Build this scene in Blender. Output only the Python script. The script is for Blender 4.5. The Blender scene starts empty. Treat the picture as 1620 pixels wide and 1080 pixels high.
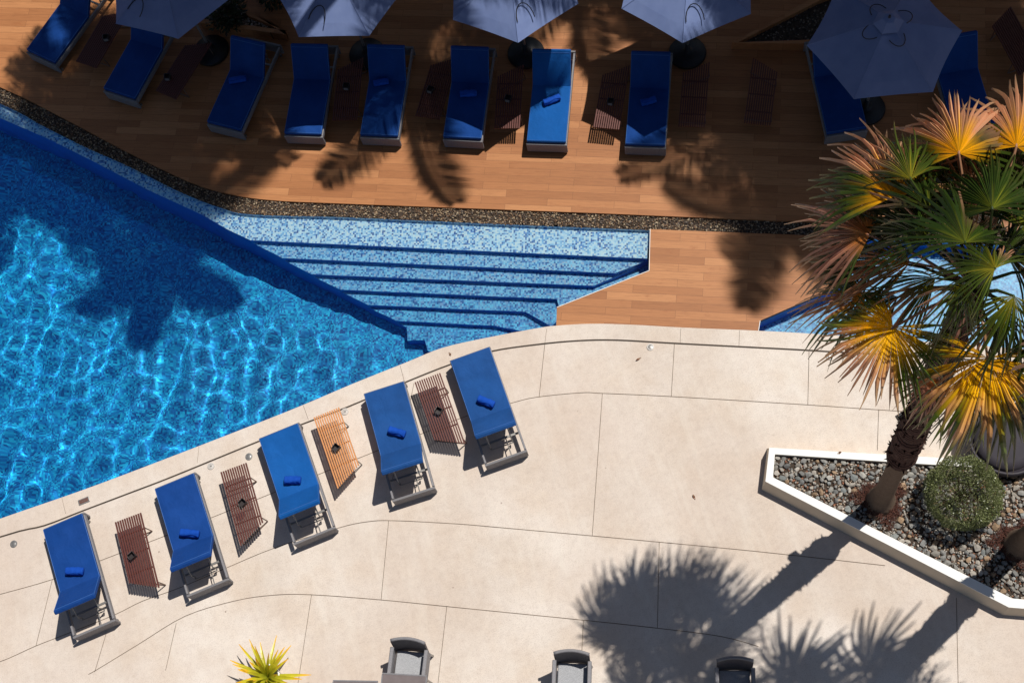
import bpy, bmesh, math, random
from mathutils import Vector, Matrix
from mathutils.geometry import tessellate_polygon
PI = math.pi
SC = bpy.context.scene
COL = SC.collection
rng = random.Random(7)

# ------------------------------------------------------------------ camera
F_PX, TILT, ROLL, CAM_H = 2100.0, 0.378, -0.309, 21.298      # focal length in photo pixels, tilt off the vertical
_ct, _st, _cr, _sr = math.cos(TILT), math.sin(TILT), math.cos(ROLL), math.sin(ROLL)
_cx, _up, _bk = Vector((1, 0, 0)), Vector((0, _ct, _st)), Vector((0, -_st, _ct))
_RT, _UP = _cr*_cx + _sr*_up, -_sr*_cx + _cr*_up
cam = bpy.data.cameras.new('camera'); cam.sensor_width = 36; cam.lens = F_PX/1620*36
cam.clip_start = .5; cam.clip_end = 2000
camo = bpy.data.objects.new('camera', cam); COL.objects.link(camo); SC.camera = camo
M = Matrix((_RT, _UP, _bk)).transposed().to_4x4(); M.translation = (0, 0, CAM_H); camo.matrix_world = M

# ------------------------------------------------------------------ sky and sun
SUN = Vector((.46, .235, 1.0))                                # towards the sun
elev = math.atan2(1, math.hypot(SUN.x, SUN.y))
w = bpy.data.worlds.new("World"); SC.world = w; w.use_nodes = True
nt = w.node_tree; bg = nt.nodes['Background']
sky = nt.nodes.new('ShaderNodeTexSky'); sky.sky_type = 'NISHITA'; sky.sun_disc = False
sky.sun_elevation = elev; sky.sun_rotation = math.atan2(SUN.x, SUN.y)
nt.links.new(sky.outputs[0], bg.inputs[0]); bg.inputs[1].default_value = .05
sl = bpy.data.lights.new('sun', 'SUN'); sl.energy = 5.0; sl.angle = math.radians(.5); sl.color = (1, .955, .88)
sl.cycles.is_caustics_light = True
so = bpy.data.objects.new('sun', sl); COL.objects.link(so); so.rotation_euler = SUN.to_track_quat('Z', 'Y').to_euler()
so.location = SUN*40
SC.view_settings.view_transform = 'Standard'; SC.view_settings.look = 'None'
SC.view_settings.exposure = -0.15; SC.view_settings.gamma = 1.0
SC.render.engine = 'CYCLES'; SC.cycles.use_denoising = True
SC.cycles.max_bounces = 8; SC.cycles.transmission_bounces = 6; SC.cycles.transparent_max_bounces = 8

# ------------------------------------------------------------------ helpers: points
WATER = -.05
def ray(px, py):
    return (_RT*((px-810)/F_PX) + _UP*((540-py)/F_PX) - _bk).normalized()
def G(px, py, z=0.0):                                         # where a point of the photo lies at height z
    d = ray(px, py); return Vector((0, 0, CAM_H)) + d*((z-CAM_H)/d.z)
def GW(px, py, z):                                            # the same for a point under water
    d = ray(px, py); p = Vector((0, 0, CAM_H)) + d*((WATER-CAM_H)/d.z)
    n = 1/1.33; c = -d.z; k = math.sqrt(1-n*n*(1-c*c))
    r = d*n + Vector((0, 0, 1))*(n*c-k)
    return p + r*((z-WATER)/r.z)
def XY(v): return (v[0], v[1])
def smooth_curve(pts, k=4):                                   # Catmull-Rom through 2-D points
    out = []
    P = [Vector(p[:2]) for p in pts]
    for i in range(len(P)-1):
        a, b, c, d = P[max(i-1, 0)], P[i], P[i+1], P[min(i+2, len(P)-1)]
        for j in range(k):
            t = j/k
            out.append(tuple(.5*((2*b)+(c-a)*t+(2*a-5*b+4*c-d)*t*t+(3*b-a-3*c+d)*t**3)))
    out.append(tuple(P[-1])); return out

# ------------------------------------------------------------------ helpers: objects
def link(name, me, mat=None, parent=None, smooth=False):
    o = bpy.data.objects.new(name, me); COL.objects.link(o)
    if mat and not me.materials: me.materials.append(mat)
    if parent: o.parent = parent
    if smooth:
        me.polygons.foreach_set('use_smooth', [True]*len(me.polygons))
    return o
def tag(o, label=None, cat=None, group=None, kind=None):
    if label: o['label'] = label
    if cat: o['category'] = cat
    if group: o['group'] = group
    if kind: o['kind'] = kind
    return o
def empty(name, loc=(0, 0, 0), rz=0):
    o = bpy.data.objects.new(name, None); COL.objects.link(o); o.location = loc; o.rotation_euler = (0, 0, rz)
    o.empty_display_size = .1; return o
def copy_tree(o, parent=None):
    c = o.copy(); COL.objects.link(c); c.parent = parent
    for ch in list(o.children): copy_tree(ch, c)
    return c
class MB:                                                     # collects geometry for one mesh
    def __init__(s): s.v = []; s.f = []; s.m = []; s.mi = 0
    def add(s, vs, fs):
        b = len(s.v); s.v += [tuple(x) for x in vs]; s.f += [tuple(i+b for i in f) for f in fs]; s.m += [s.mi]*len(fs)
    def box(s, c, size, R=None):
        hx, hy, hz = size[0]/2, size[1]/2, size[2]/2; c = Vector(c)
        vs = [Vector((x, y, z)) for x in (-hx, hx) for y in (-hy, hy) for z in (-hz, hz)]
        if R is not None: vs = [R @ v for v in vs]
        s.add([c+v for v in vs], [(0, 1, 3, 2), (4, 6, 7, 5), (0, 4, 5, 1), (2, 3, 7, 6), (0, 2, 6, 4), (1, 5, 7, 3)])
    def rbox(s, c, size, r, R=None, seg=2):                   # rounded box through bmesh
        bm = bmesh.new(); bmesh.ops.create_cube(bm, size=1)
        for v in bm.verts: v.co = Vector((v.co.x*size[0], v.co.y*size[1], v.co.z*size[2]))
        bmesh.ops.bevel(bm, geom=list(bm.edges), offset=r, segments=seg, affect='EDGES', profile=.5)
        c = Vector(c); bm.verts.index_update()
        s.add([c+(R @ v.co if R is not None else v.co) for v in bm.verts], [[v.index for v in f.verts] for f in bm.faces]); bm.free()
    def bar(s, a, b, wd, ht=None, up=(0, 0, 1)):
        a, b = Vector(a), Vector(b); d = b-a; L = d.length; d.normalize(); ht = ht or wd
        x = d.cross(Vector(up))
        if x.length < 1e-4: x = d.cross(Vector((1, 0, 0)))
        x.normalize(); y = x.cross(d)
        R = Matrix((d, x, y)).transposed(); s.box((a+b)/2, (L, wd, ht), R)
    def tube(s, pts, rad, n=8, cap=True):
        pts = [Vector(p) for p in pts]; rad = rad if hasattr(rad, '__len__') else [rad]*len(pts)
        vs = []; prev = None
        for i, p in enumerate(pts):
            d = (pts[min(i+1, len(pts)-1)]-pts[max(i-1, 0)]).normalized()
            if prev is None:
                x = d.cross(Vector((0, 0, 1)))
                if x.length < 1e-3: x = d.cross(Vector((1, 0, 0)))
            else: x = prev - d*prev.dot(d)
            x.normalize(); prev = x; y = d.cross(x)
            for k in range(n):
                a = 2*PI*k/n; vs.append(p+(x*math.cos(a)+y*math.sin(a))*rad[i])
        fs = [(i*n+k, i*n+(k+1) % n, (i+1)*n+(k+1) % n, (i+1)*n+k) for i in range(len(pts)-1) for k in range(n)]
        if cap: fs += [tuple(range(n))[::-1], tuple((len(pts)-1)*n+k for k in range(n))]
        s.add(vs, fs)
    def lathe(s, prof, n=24, c=(0, 0, 0)):
        c = Vector(c); vs = [c+Vector((r*math.cos(2*PI*k/n), r*math.sin(2*PI*k/n), z)) for r, z in prof for k in range(n)]
        s.add(vs, [(i*n+k, i*n+(k+1) % n, (i+1)*n+(k+1) % n, (i+1)*n+k) for i in range(len(prof)-1) for k in range(n)])
    def prism(s, pts, z0, z1, bottom=True):
        n = len(pts); pts = [tuple(p[:2]) for p in pts]
        ar = sum(pts[i][0]*pts[(i+1) % n][1]-pts[(i+1) % n][0]*pts[i][1] for i in range(n))
        if ar < 0: pts = pts[::-1]
        tri = tessellate_polygon([[Vector((x, y, 0)) for x, y in pts]])
        top = []
        for t in tri:
            a, b, c = (Vector(pts[i]) for i in t)
            top.append(tuple(t) if (b-a).cross(c-a) > 0 else tuple(t)[::-1])
        s.add([(x, y, z1) for x, y in pts], top)
        if bottom: s.add([(x, y, z0) for x, y in pts], [t[::-1] for t in top])
        s.add([(x, y, z0) for x, y in pts]+[(x, y, z1) for x, y in pts], [(i, (i+1) % n, n+(i+1) % n, n+i) for i in range(n)])
    def strip(s, pts, wd, z):                                 # a flat ribbon along a polyline
        P = [Vector(p[:2]) for p in pts]; vs = []
        for i, p in enumerate(P):
            d = P[min(i+1, len(P)-1)]-P[max(i-1, 0)]; d.normalize(); nrm = Vector((-d.y, d.x))*wd/2
            vs += [(p.x+nrm.x, p.y+nrm.y, z), (p.x-nrm.x, p.y-nrm.y, z)]
        s.add(vs, [(2*i+1, 2*i+3, 2*i+2, 2*i) for i in range(len(P)-1)])
    def wall(s, pts, z0, z1):
        n = len(pts); s.add([(p[0], p[1], z0) for p in pts]+[(p[0], p[1], z1) for p in pts], [(i, i+1, n+i+1, n+i) for i in range(n-1)])
    def build(s, name, mats, parent=None, smooth=False):
        me = bpy.data.meshes.new(name); me.from_pydata(s.v, [], s.f)
        for m in (mats if isinstance(mats, (list, tuple)) else [mats]): me.materials.append(m)
        me.polygons.foreach_set('material_index', s.m); me.update()
        return link(name, me, None, parent, smooth)
def bevel(o, wd=.006, seg=2):
    m = o.modifiers.new('bevel', 'BEVEL'); m.width = wd; m.segments = seg; m.limit_method = 'ANGLE'; m.angle_limit = .6; return o

# ------------------------------------------------------------------ materials
class NT:
    def __init__(s, name):
        s.m = bpy.data.materials.new(name); s.m.use_nodes = True; s.t = s.m.node_tree
        s.b = s.t.nodes['Principled BSDF']; s.out = s.t.nodes['Material Output']
        tc = s.t.nodes.new('ShaderNodeTexCoord'); s.co = tc.outputs['Object']
    def n(s, ty, **kw):
        nd = s.t.nodes.new(ty)
        for k, v in kw.items():
            if k.startswith('i_'):
                key = k[2:]; key = int(key) if key.isdigit() else key.replace('_', ' ')
                sock = nd.inputs[key]
                if hasattr(v, 'is_output') or isinstance(v, bpy.types.NodeSocket): s.t.links.new(v, sock)
                else: sock.default_value = v
            else: setattr(nd, k, v)
        return nd
    def l(s, a, b): s.t.links.new(a, b)
    def noise(s, scale, detail=4, rough=.55, vec=None, dist=0.0):
        return s.n('ShaderNodeTexNoise', i_Vector=vec or s.co, i_Scale=scale, i_Detail=detail, i_Roughness=rough, i_Distortion=dist).outputs[0]
    def ramp(s, fac, stops, interp='LINEAR'):
        r = s.n('ShaderNodeValToRGB', i_Fac=fac); e = r.color_ramp.elements; r.color_ramp.interpolation = interp
        while len(e) < len(stops): e.new(.5)
        for el, (p, c) in zip(e, stops): el.position = p; el.color = (*c, 1) if len(c) == 3 else c
        return r.outputs[0]
    def mix(s, fac, a, b, mode='MIX'):
        nd = s.t.nodes.new('ShaderNodeMix'); nd.data_type = 'RGBA'; nd.blend_type = mode
        for sock, v in ((nd.inputs[0], fac), (nd.inputs[6], a), (nd.inputs[7], b)):
            if isinstance(v, bpy.types.NodeSocket): s.t.links.new(v, sock)
            else: sock.default_value = v if not isinstance(v, tuple) else (*v, 1)[:4]
        return nd.outputs[2]
    def math(s, op, a, b=None, clamp=False):
        nd = s.t.nodes.new('ShaderNodeMath'); nd.operation = op; nd.use_clamp = clamp
        for k, v in enumerate((a, b)):
            if v is None: continue
            if isinstance(v, bpy.types.NodeSocket): s.t.links.new(v, nd.inputs[k])
            else: nd.inputs[k].default_value = v
        return nd.outputs[0]
    def bump(s, h, strength=.3, dist=.01):
        nd = s.n('ShaderNodeBump', i_Height=h, i_Strength=strength, i_Distance=dist); s.l(nd.outputs[0], s.b.inputs['Normal'])
    def set(s, color=None, rough=.6, metal=0, spec=None, sheen=None):
        if color is not None:
            if isinstance(color, bpy.types.NodeSocket): s.l(color, s.b.inputs['Base Color'])
            else: s.b.inputs['Base Color'].default_value = (*color, 1)
        if isinstance(rough, bpy.types.NodeSocket): s.l(rough, s.b.inputs['Roughness'])
        else: s.b.inputs['Roughness'].default_value = rough
        s.b.inputs['Metallic'].default_value = metal
        if spec is not None: s.b.inputs['Specular IOR Level'].default_value = spec
        if sheen: s.b.inputs['Sheen Weight'].default_value = sheen
        return s.m
def varied(name, col, var=.15, scale=8, rough=.6, bump=0, bscale=60, metal=0, spec=None):
    t = NT(name); n = t.noise(scale, 5)
    a = tuple(c*(1-var) for c in col); b = tuple(min(1, c*(1+var)) for c in col)
    c = t.ramp(n, [(.3, a), (.7, b)])
    if bump: t.bump(t.noise(bscale, 3), bump, .004)
    return t.set(c, rough, metal, spec)

def mat_concrete():
    t = NT('exposed_concrete')
    big = t.noise(.35, 5, .6); mid = t.noise(1.2, 4, .5); fine = t.noise(55, 3, .7); speck = t.noise(140, 2, .8)
    c = t.ramp(big, [(.3, (.62, .54, .475)), (.52, (.71, .635, .575)), (.75, (.78, .72, .665))])
    c = t.mix(t.ramp(mid, [(.42, (0, 0, 0)), (.72, (.55, .55, .55))]), c, (.60, .475, .37))
    c = t.mix(.7, c, t.ramp(fine, [(.3, (.62, .60, .57)), (.5, (.98, .98, .97)), (.72, (1.0, 1, 1))]), 'MULTIPLY')
    c = t.mix(t.ramp(speck, [(.60, (0, 0, 0)), (.72, (.45, .45, .45))]), c, (.30, .24, .19))
    dirt = t.noise(7, 3, .5); c = t.mix(t.ramp(dirt, [(.70, (0, 0, 0)), (.78, (.3, .3, .3))]), c, (.36, .28, .2))
    sp_ = t.noise(.55, 5, .55); c = t.mix(t.ramp(sp_, [(.45, (0, 0, 0)), (.60, (.30, .30, .30)), (.70, (.12, .12, .12))]), c, (.46, .36, .28))
    vor = t.n('ShaderNodeTexVoronoi', i_Vector=t.co, i_Scale=1.6, i_Randomness=1.0); dots = t.ramp(vor.outputs['Distance'], [(.012, (.8, .8, .8)), (.03, (0, 0, 0))])
    c = t.mix(dots, c, (.18, .12, .09))
    dk = t.noise(.22, 3, .5); c = t.mix(t.ramp(dk, [(.42, (0, 0, 0)), (.62, (.55, .55, .55))]), c, (.56, .455, .385))
    mott = t.noise(9, 8, .85); c = t.mix(.8, c, t.ramp(mott, [(.35, (.86, .84, .83)), (.5, (.98, .98, .98)), (.65, (1.05, 1.05, 1.04))]), 'MULTIPLY')
    strk = t.n('ShaderNodeMapping', i_Vector=t.co, i_Rotation=(0, 0, .5), i_Scale=(3.2, .5, 1)).outputs[0]
    c = t.mix(t.ramp(t.noise(1.1, 4, .7, vec=strk), [(.5, (0, 0, 0)), (.75, (.30, .30, .30))]), c, (.74, .69, .62))
    t.bump(fine, .25, .003); return t.set(c, .82, 0, .3)
def mat_wood():
    t = NT('timber_deck_boards')
    a = math.atan2((G(1000, 341)-G(540, 322)).y, (G(1000, 341)-G(540, 322)).x)
    mp = t.n('ShaderNodeMapping', i_Vector=t.co, i_Rotation=(0, 0, -a)).outputs[0]
    br = t.n('ShaderNodeTexBrick', i_Vector=mp, i_Scale=1.0, i_Mortar_Size=.0022, i_Mortar_Smooth=.2, i_Bias=0.0)
    br.inputs['Brick Width'].default_value = 1.2; br.inputs['Row Height'].default_value = .145
    br.inputs['Color1'].default_value = (0, 0, 0, 1); br.inputs['Color2'].default_value = (1, 1, 1, 1); br.inputs['Mortar'].default_value = (0, 0, 0, 1)
    br.offset = .37; br.offset_frequency = 2; br.squash = 1
    st = t.n('ShaderNodeMapping', i_Vector=mp, i_Scale=(1.2, 26, 1)).outputs[0]
    shift = t.n('ShaderNodeVectorMath', operation='ADD'); t.l(st, shift.inputs[0]); t.l(br.outputs['Color'], shift.inputs[1])
    grain = t.noise(2.2, 7, .7, vec=shift.outputs[0], dist=.8)
    c = t.ramp(br.outputs['Color'], [(0, (.34, .135, .050)), (.5, (.42, .175, .067)), (1, (.49, .22, .09))])
    c = t.mix(.75, c, t.ramp(grain, [(.28, (.55, .5, .46)), (.5, (.93, .92, .9)), (.75, (1.1, 1.08, 1.05))]), 'MULTIPLY')
    stain = t.noise(3.0, 5, .6, vec=t.n('ShaderNodeMapping', i_Vector=mp, i_Scale=(1, 2.4, 1)).outputs[0])
    c = t.mix(t.ramp(stain, [(.60, (0, 0, 0)), (.72, (.55, .55, .55))]), c, (.30, .105, .035))
    c = t.mix(t.ramp(br.outputs['Fac'], [(.1, (0, 0, 0)), (.6, (.75, .75, .75))]), c, (.10, .045, .02))
    t.bump(grain, .15, .002); return t.set(c, .55, 0, .3)
def mat_mosaic(name, cols, grout, tile=.030):
    t = NT(name)
    geo = t.n('ShaderNodeNewGeometry')
    # tiles snapped on a rotated grid
    mp = t.n('ShaderNodeMapping', i_Vector=t.co, i_Rotation=(0, 0, .31), i_Scale=(1/tile, 1/tile, 1/tile)).outputs[0]
    fl = t.n('ShaderNodeVectorMath', operation='FLOOR'); t.l(mp, fl.inputs[0])
    wn = t.n('ShaderNodeTexWhiteNoise', noise_dimensions='3D'); t.l(fl.outputs[0], wn.inputs['Vector'])
    k = len(cols); c = t.ramp(wn.outputs['Value'], [(i/k, col) for i, col in enumerate(cols)], 'CONSTANT')
    patch = t.noise(1.3, 3, .6)
    c = t.mix(t.ramp(patch, [(.35, (0, 0, 0)), (.7, (.22, .22, .22))]), c, cols[0])
    t.l(c, t.b.inputs['Base Color'])
    return t.set(c, .35, 0, .4)
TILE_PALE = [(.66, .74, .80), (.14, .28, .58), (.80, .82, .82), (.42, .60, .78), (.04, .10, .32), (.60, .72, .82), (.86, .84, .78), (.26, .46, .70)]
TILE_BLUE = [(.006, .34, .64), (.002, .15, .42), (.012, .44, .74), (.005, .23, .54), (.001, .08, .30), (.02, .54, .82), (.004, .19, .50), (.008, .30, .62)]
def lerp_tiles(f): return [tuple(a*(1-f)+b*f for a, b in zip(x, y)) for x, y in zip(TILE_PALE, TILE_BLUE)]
MT = {}
MT['concrete'] = mat_concrete(); MT['wood'] = mat_wood()
MT['joint'] = varied('joint_dirt', (.15, .11, .08), .35, 3, .9)
MT['jointdark'] = varied('channel_slot', (.055, .04, .03), .3, 3, .9)
DEPTH_TINT = [.10, .52, .60, .68, .76, .82, .88, 1.0]  # light lost in deeper water is put into the tile colours, shelf to floor
MT['tiles'] = [mat_mosaic('depth_tinted_mosaic', lerp_tiles(f), None) for f in DEPTH_TINT]
MT['riser'] = mat_mosaic('riser_mosaic', [(.004, .14, .46), (.003, .11, .40), (.005, .16, .50), (.002, .09, .34)], None)
MT['poolwall'] = varied('pool_wall_tile', (.006, .17, .58), .12, 3, .4)
MT['white'] = varied('white_render', (.80, .79, .76), .05, 3, .6, .15, 90)
MT['render'] = varied('planter_render', (.66, .56, .43), .08, 2.5, .8, .2, 80)
MT['soil'] = varied('dark_soil', (.05, .035, .025), .4, 20, 1, .5, 30)
MT['blue'] = None
def mat_fabric(name, col, scale=900, rough=.85, var=.1):
    t = NT(name); n = t.noise(2.2, 4, .6)
    c = t.ramp(n, [(.3, tuple(x*(1-var) for x in col)), (.7, tuple(x*(1+var) for x in col))])
    oi = t.n('ShaderNodeObjectInfo'); off_ = t.n('ShaderNodeVectorMath', operation='ADD'); t.l(t.co, off_.inputs[0]); t.l(oi.outputs['Location'], off_.inputs[1])
    bl = t.noise(1.6, 5, .6, vec=off_.outputs[0]); c = t.mix(t.ramp(bl, [(.45, (0, 0, 0)), (.75, (.35, .35, .35))]), c, tuple(min(1, x*1.6+.012) for x in col))
    wv = t.noise(6, 5, .6, vec=off_.outputs[0], dist=1.2); t.bump(wv, .45, .03)
    return t.set(c, rough, 0, .25)
MT['blue'] = mat_fabric('blue_canvas', (.002, .052, .235))
MT['blueB'] = mat_fabric('bright_blue_canvas', (.001, .078, .30)); MT['blueC'] = mat_fabric('faded_blue_canvas', (.008, .062, .225), var=.16); MT['blueD'] = mat_fabric('navy_canvas', (.001, .040, .20))  # cushion blues differ from lounger to lounger
MT['towel'] = mat_fabric('blue_terry', (.002, .060, .38))
MT['piping'] = varied('blue_piping', (.03, .12, .38), .1, 5, .7)
def mat_wicker(name, col, sc=55):
    t = NT(name)
    w1 = t.n('ShaderNodeTexWave', wave_type='BANDS', bands_direction='DIAGONAL', i_Vector=t.co, i_Scale=sc, i_Distortion=.6, i_Detail=1.0)
    w2 = t.n('ShaderNodeTexWave', wave_type='BANDS', bands_direction='Z', i_Vector=t.co, i_Scale=sc*.8, i_Distortion=.4, i_Detail=1.0)
    h = t.math('MULTIPLY', w1.outputs['Fac'], w2.outputs['Fac'])
    n = t.noise(40, 3, .7)
    c = t.mix(t.ramp(h, [(.1, (0, 0, 0)), (.7, (1, 1, 1))]), tuple(x*.55 for x in col), col)
    c = t.mix(.4, c, t.ramp(n, [(.3, (.6, .6, .6)), (.7, (1.1, 1.1, 1.1))]), 'MULTIPLY')
    t.bump(h, .5, .004); return t.set(c, .6, 0, .4)
MT['wicker'] = mat_wicker('grey_wicker', (.33, .32, .34)); MT['wickerdark'] = mat_wicker('charcoal_wicker', (.12, .11, .125))
MT['steel'] = varied('grey_steel', (.30, .29, .28), .1, 20, .4, metal=.6)
MT['darkmetal'] = varied('dark_metal', (.014, .014, .016), .2, 20, .45, metal=.3)
def mat_slat(name, col):
    t = NT(name); st = t.n('ShaderNodeMapping', i_Vector=t.co, i_Scale=(2, 40, 10)).outputs[0]
    n = t.noise(2, 5, .65, vec=st); c = t.ramp(n, [(.3, tuple(x*.7 for x in col)), (.7, tuple(x*1.2 for x in col))])
    return t.set(c, .5, 0, .4)
MT['slat_dark'] = mat_slat('mahogany_slats', (.115, .032, .024)); MT['slat_orange'] = mat_slat('orange_teak_slats', (.62, .27, .10))
MT['canvas'] = None
def mat_canopy():
    t = NT('canopy_canvas'); n = t.noise(3, 4)
    c = t.ramp(n, [(.3, (.150, .205, .40)), (.7, (.19, .25, .46))]); t.set(c, .8, 0, .2)
    tr = t.n('ShaderNodeBsdfTranslucent', i_Color=(.12, .17, .34, 1)); mx = t.n('ShaderNodeMixShader', i_0=.12)
    t.l(t.b.outputs[0], mx.inputs[1]); t.l(tr.outputs[0], mx.inputs[2]); t.l(mx.outputs[0], t.out.inputs[0]); return t.m
MT['canvas'] = mat_canopy()
def mat_leaf(name, attr='leafcol', rough=.42, trans=.28):
    t = NT(name); a = t.n('ShaderNodeAttribute', attribute_name=attr)
    t.set(a.outputs['Color'], rough, 0, .45)
    tr = t.n('ShaderNodeBsdfTranslucent'); t.l(a.outputs['Color'], tr.inputs[0]); mx = t.n('ShaderNodeMixShader', i_0=trans)
    t.l(t.b.outputs[0], mx.inputs[1]); t.l(tr.outputs[0], mx.inputs[2]); t.l(mx.outputs[0], t.out.inputs[0]); return t.m
MT['leaf'] = mat_leaf('palm_leaf', rough=.36, trans=.22); 
def mat_attr(name, rough=.8):
    t = NT(name); a = t.n('ShaderNodeAttribute', attribute_name='leafcol'); n = t.noise(30, 4)
    c = t.mix(.5, a.outputs['Color'], t.ramp(n, [(.3, (.6, .6, .6)), (.7, (1.15, 1.15, 1.15))]), 'MULTIPLY'); t.bump(n, .4, .01)
    return t.set(c, rough, 0, .3)
MT['stone'] = mat_attr('grey_stone'); MT['bark'] = None
def mat_bark(name, c0, c1, sc):
    t = NT(name); rings = t.n('ShaderNodeTexWave', wave_type='BANDS', bands_direction='Z', i_Vector=t.co, i_Scale=sc, i_Distortion=3.0, i_Detail=3.0)
    n = t.noise(14, 5, .7); f = t.math('MULTIPLY', rings.outputs['Fac'], n)
    c = t.ramp(f, [(.05, c0), (.5, c1)]); t.bump(f, .6, .02); return t.set(c, .9, 0, .2)
MT['bark'] = mat_bark('ringed_bark', (.10, .065, .045), (.26, .19, .14), 11)
MT['fibre'] = mat_bark('fibrous_bark', (.020, .010, .009), (.11, .055, .045), 7)
def mat_water():
    t = NT('pool_water'); t.t.nodes.remove(t.b)
    g = t.n('ShaderNodeBsdfGlass', i_Color=(.86, .975, 1.0, 1), i_IOR=1.33, i_Roughness=0.0); t.l(g.outputs[0], t.out.inputs[0]); return t.m
MT['water'] = mat_water()

# ------------------------------------------------------------------ the setting: outlines read off the photograph
deck_edge = smooth_curve([XY(G(x, y)) for x, y in ((-420, -10), (-200, 55), (0, 138), (100, 187), (200, 240), (300, 288), (367, 308), (433, 317), (540, 322), (887, 335), (1080, 343), (1253, 350), (1620, 366), (2100, 388))])
grav_edge = smooth_curve([XY(G(x, y)) for x, y in ((-420, 18), (-200, 82), (0, 163), (67, 198), (133, 231), (207, 264), (283, 302), (350, 328), (400, 338), (540, 342), (800, 353.5), (1028.6, 362.6), (1345, 375), (1620, 388), (2100, 410))])
cope_edge = smooth_curve([XY(G(x, y)) for x, y in ((-420, 965), (-250, 908), (0, 820), (130, 775), (250, 730), (400, 672), (480, 640), (560, 606), (645, 572), (700, 550), (770, 534), (850, 519), (880, 515), (935, 512), (1000, 513.5), (1080, 518), (1200, 523), (1290, 528), (1450, 539), (1620, 552), (2100, 590))])
def nearest(curve, px, py):
    p = Vector(XY(G(px, py))); return min(range(len(curve)), key=lambda i: (Vector(curve[i])-p).length)
iL = nearest(grav_edge, 1028.6, 362.6); iR = nearest(grav_edge, 1345, 375)
cL = nearest(cope_edge, 880, 515); cR = nearest(cope_edge, 1200, 523)
bridge_left = [XY(G(1027, 428)), XY(G(881, 486))]
bridge_right = [XY(G(1202.6, 507)), XY(G(1345, 445))]
BIG = 70
PX = Vector((_RT.x, _RT.y)).normalized(); PY = Vector((-PX.y, PX.x))     # picture-right and picture-up on the ground
# concrete terrace
m = MB(); far = [tuple(Vector(cope_edge[-1])+PX*BIG), tuple(Vector(cope_edge[-1])+PX*BIG-PY*BIG*1.5), tuple(Vector(cope_edge[0])-PX*BIG-PY*BIG*1.3), tuple(Vector(cope_edge[0])-PX*BIG)]
m.prism(cope_edge+far, -.12, 0.0); tag(m.build('pavement', MT['concrete']), kind='structure')
# timber deck beyond the pool, its bridge between the two pools
m = MB(); far = [tuple(Vector(deck_edge[-1])+PX*BIG), tuple(Vector(deck_edge[-1])+PX*BIG+PY*BIG), tuple(Vector(deck_edge[0])-PX*BIG+PY*BIG), tuple(Vector(deck_edge[0])-PX*BIG)]
m.prism(deck_edge+far, -.09, 0.0); tag(m.build('timber_deck', MT['wood']), kind='structure')
bridge = [grav_edge[i] for i in range(iL, iR+1)] + bridge_right[::-1] + [cope_edge[i] for i in range(cR, cL-1, -1)] + bridge_left[::-1]
def inset(p, e=.003):
    return p
m = MB(); m.prism(bridge, -.09, -.002); tag(m.build('timber_bridge', MT['wood']), kind='structure')
# white edge trim of the bridge
m = MB()
for a, b in (((grav_edge[iL]), bridge_left[0]), (bridge_left[0], bridge_left[1]), (bridge_right[0], cope_edge[cR])):
    m.strip([a, b], .010, .003)
tag(m.build('bridge_edge_trim', MT['white']), kind='structure')
# left end of the pool, out of the picture
m = MB(); m.prism([deck_edge[0], cope_edge[0], tuple(Vector(cope_edge[0])-PX*BIG), tuple(Vector(deck_edge[0])-PX*BIG)], -.1, -.004)
tag(m.build('paving', MT['concrete']), kind='structure')
m = MB(); e_ = Vector(grav_edge[-1]); m.prism([grav_edge[-1], cope_edge[-1], tuple(Vector(cope_edge[-1])+PX*BIG), tuple(e_+PX*BIG)], -.1, -.004)
tag(m.build('paving', MT['concrete']), kind='structure')

# pool shells
ZB = -1.38
pool1 = grav_edge[:iL+1] + bridge_left + [cope_edge[i] for i in range(cL, -1, -1)]
pool2 = [grav_edge[i] for i in range(iR, len(grav_edge))] + [cope_edge[i] for i in range(len(cope_edge)-1, cR-1, -1)] + bridge_right
def receiver(o): o.cycles.is_caustics_receiver = True; return o
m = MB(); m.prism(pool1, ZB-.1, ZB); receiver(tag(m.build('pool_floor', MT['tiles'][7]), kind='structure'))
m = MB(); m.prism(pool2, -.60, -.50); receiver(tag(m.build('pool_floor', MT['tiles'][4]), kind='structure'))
m = MB(); m.wall(pool1+pool1[:1], ZB, -.07); m.wall(pool2+pool2[:1], -.50, -.07); receiver(tag(m.build('pool_wall', MT['poolwall']), kind='structure'))
m = MB(); m.wall([tuple(Vector(p)-PY*.004) for p in grav_edge], -.14, -.035); receiver(tag(m.build('pool_wall', MT['tiles'][0]), kind='structure'))
# shallow shelf and steps: edge of the deep part, with the height of the tread at each point
SH = [-.13, -.28, -.43, -.58, -.73, -.88, -1.03]
edge_px = [((-420, 30), 0), ((-200, 105), 0), ((0, 187), 0), ((70, 217), 0), ((143, 253), 0), ((233, 300), 0), ((320, 340), 0), ((360, 363), 0), ((396, 380), 0),
           ((447, 408), 1), ((493, 434), 2), ((538, 458), 3), ((582, 482), 4), ((627, 507), 5), ((643, 518), 6)]
edge = [(XY(GW(x, y, SH[k])), k) for (x, y), k in edge_px]
risers = {0: ((1024, 409),), 1: ((973, 432),), 2: ((939, 452), ), 3: ((881, 473),), 4: ((831, 493),), 5: ((780, 515),), 6: ((645, 538), (672, 538), (676, 553))}
def off(p, q, d):   # p moved d towards q
    p, q = Vector(p), Vector(q); return tuple(p+(q-p).normalized()*d)
treads = []
rim = [grav_edge[i] for i in range(iL, -1, -1)]
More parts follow.
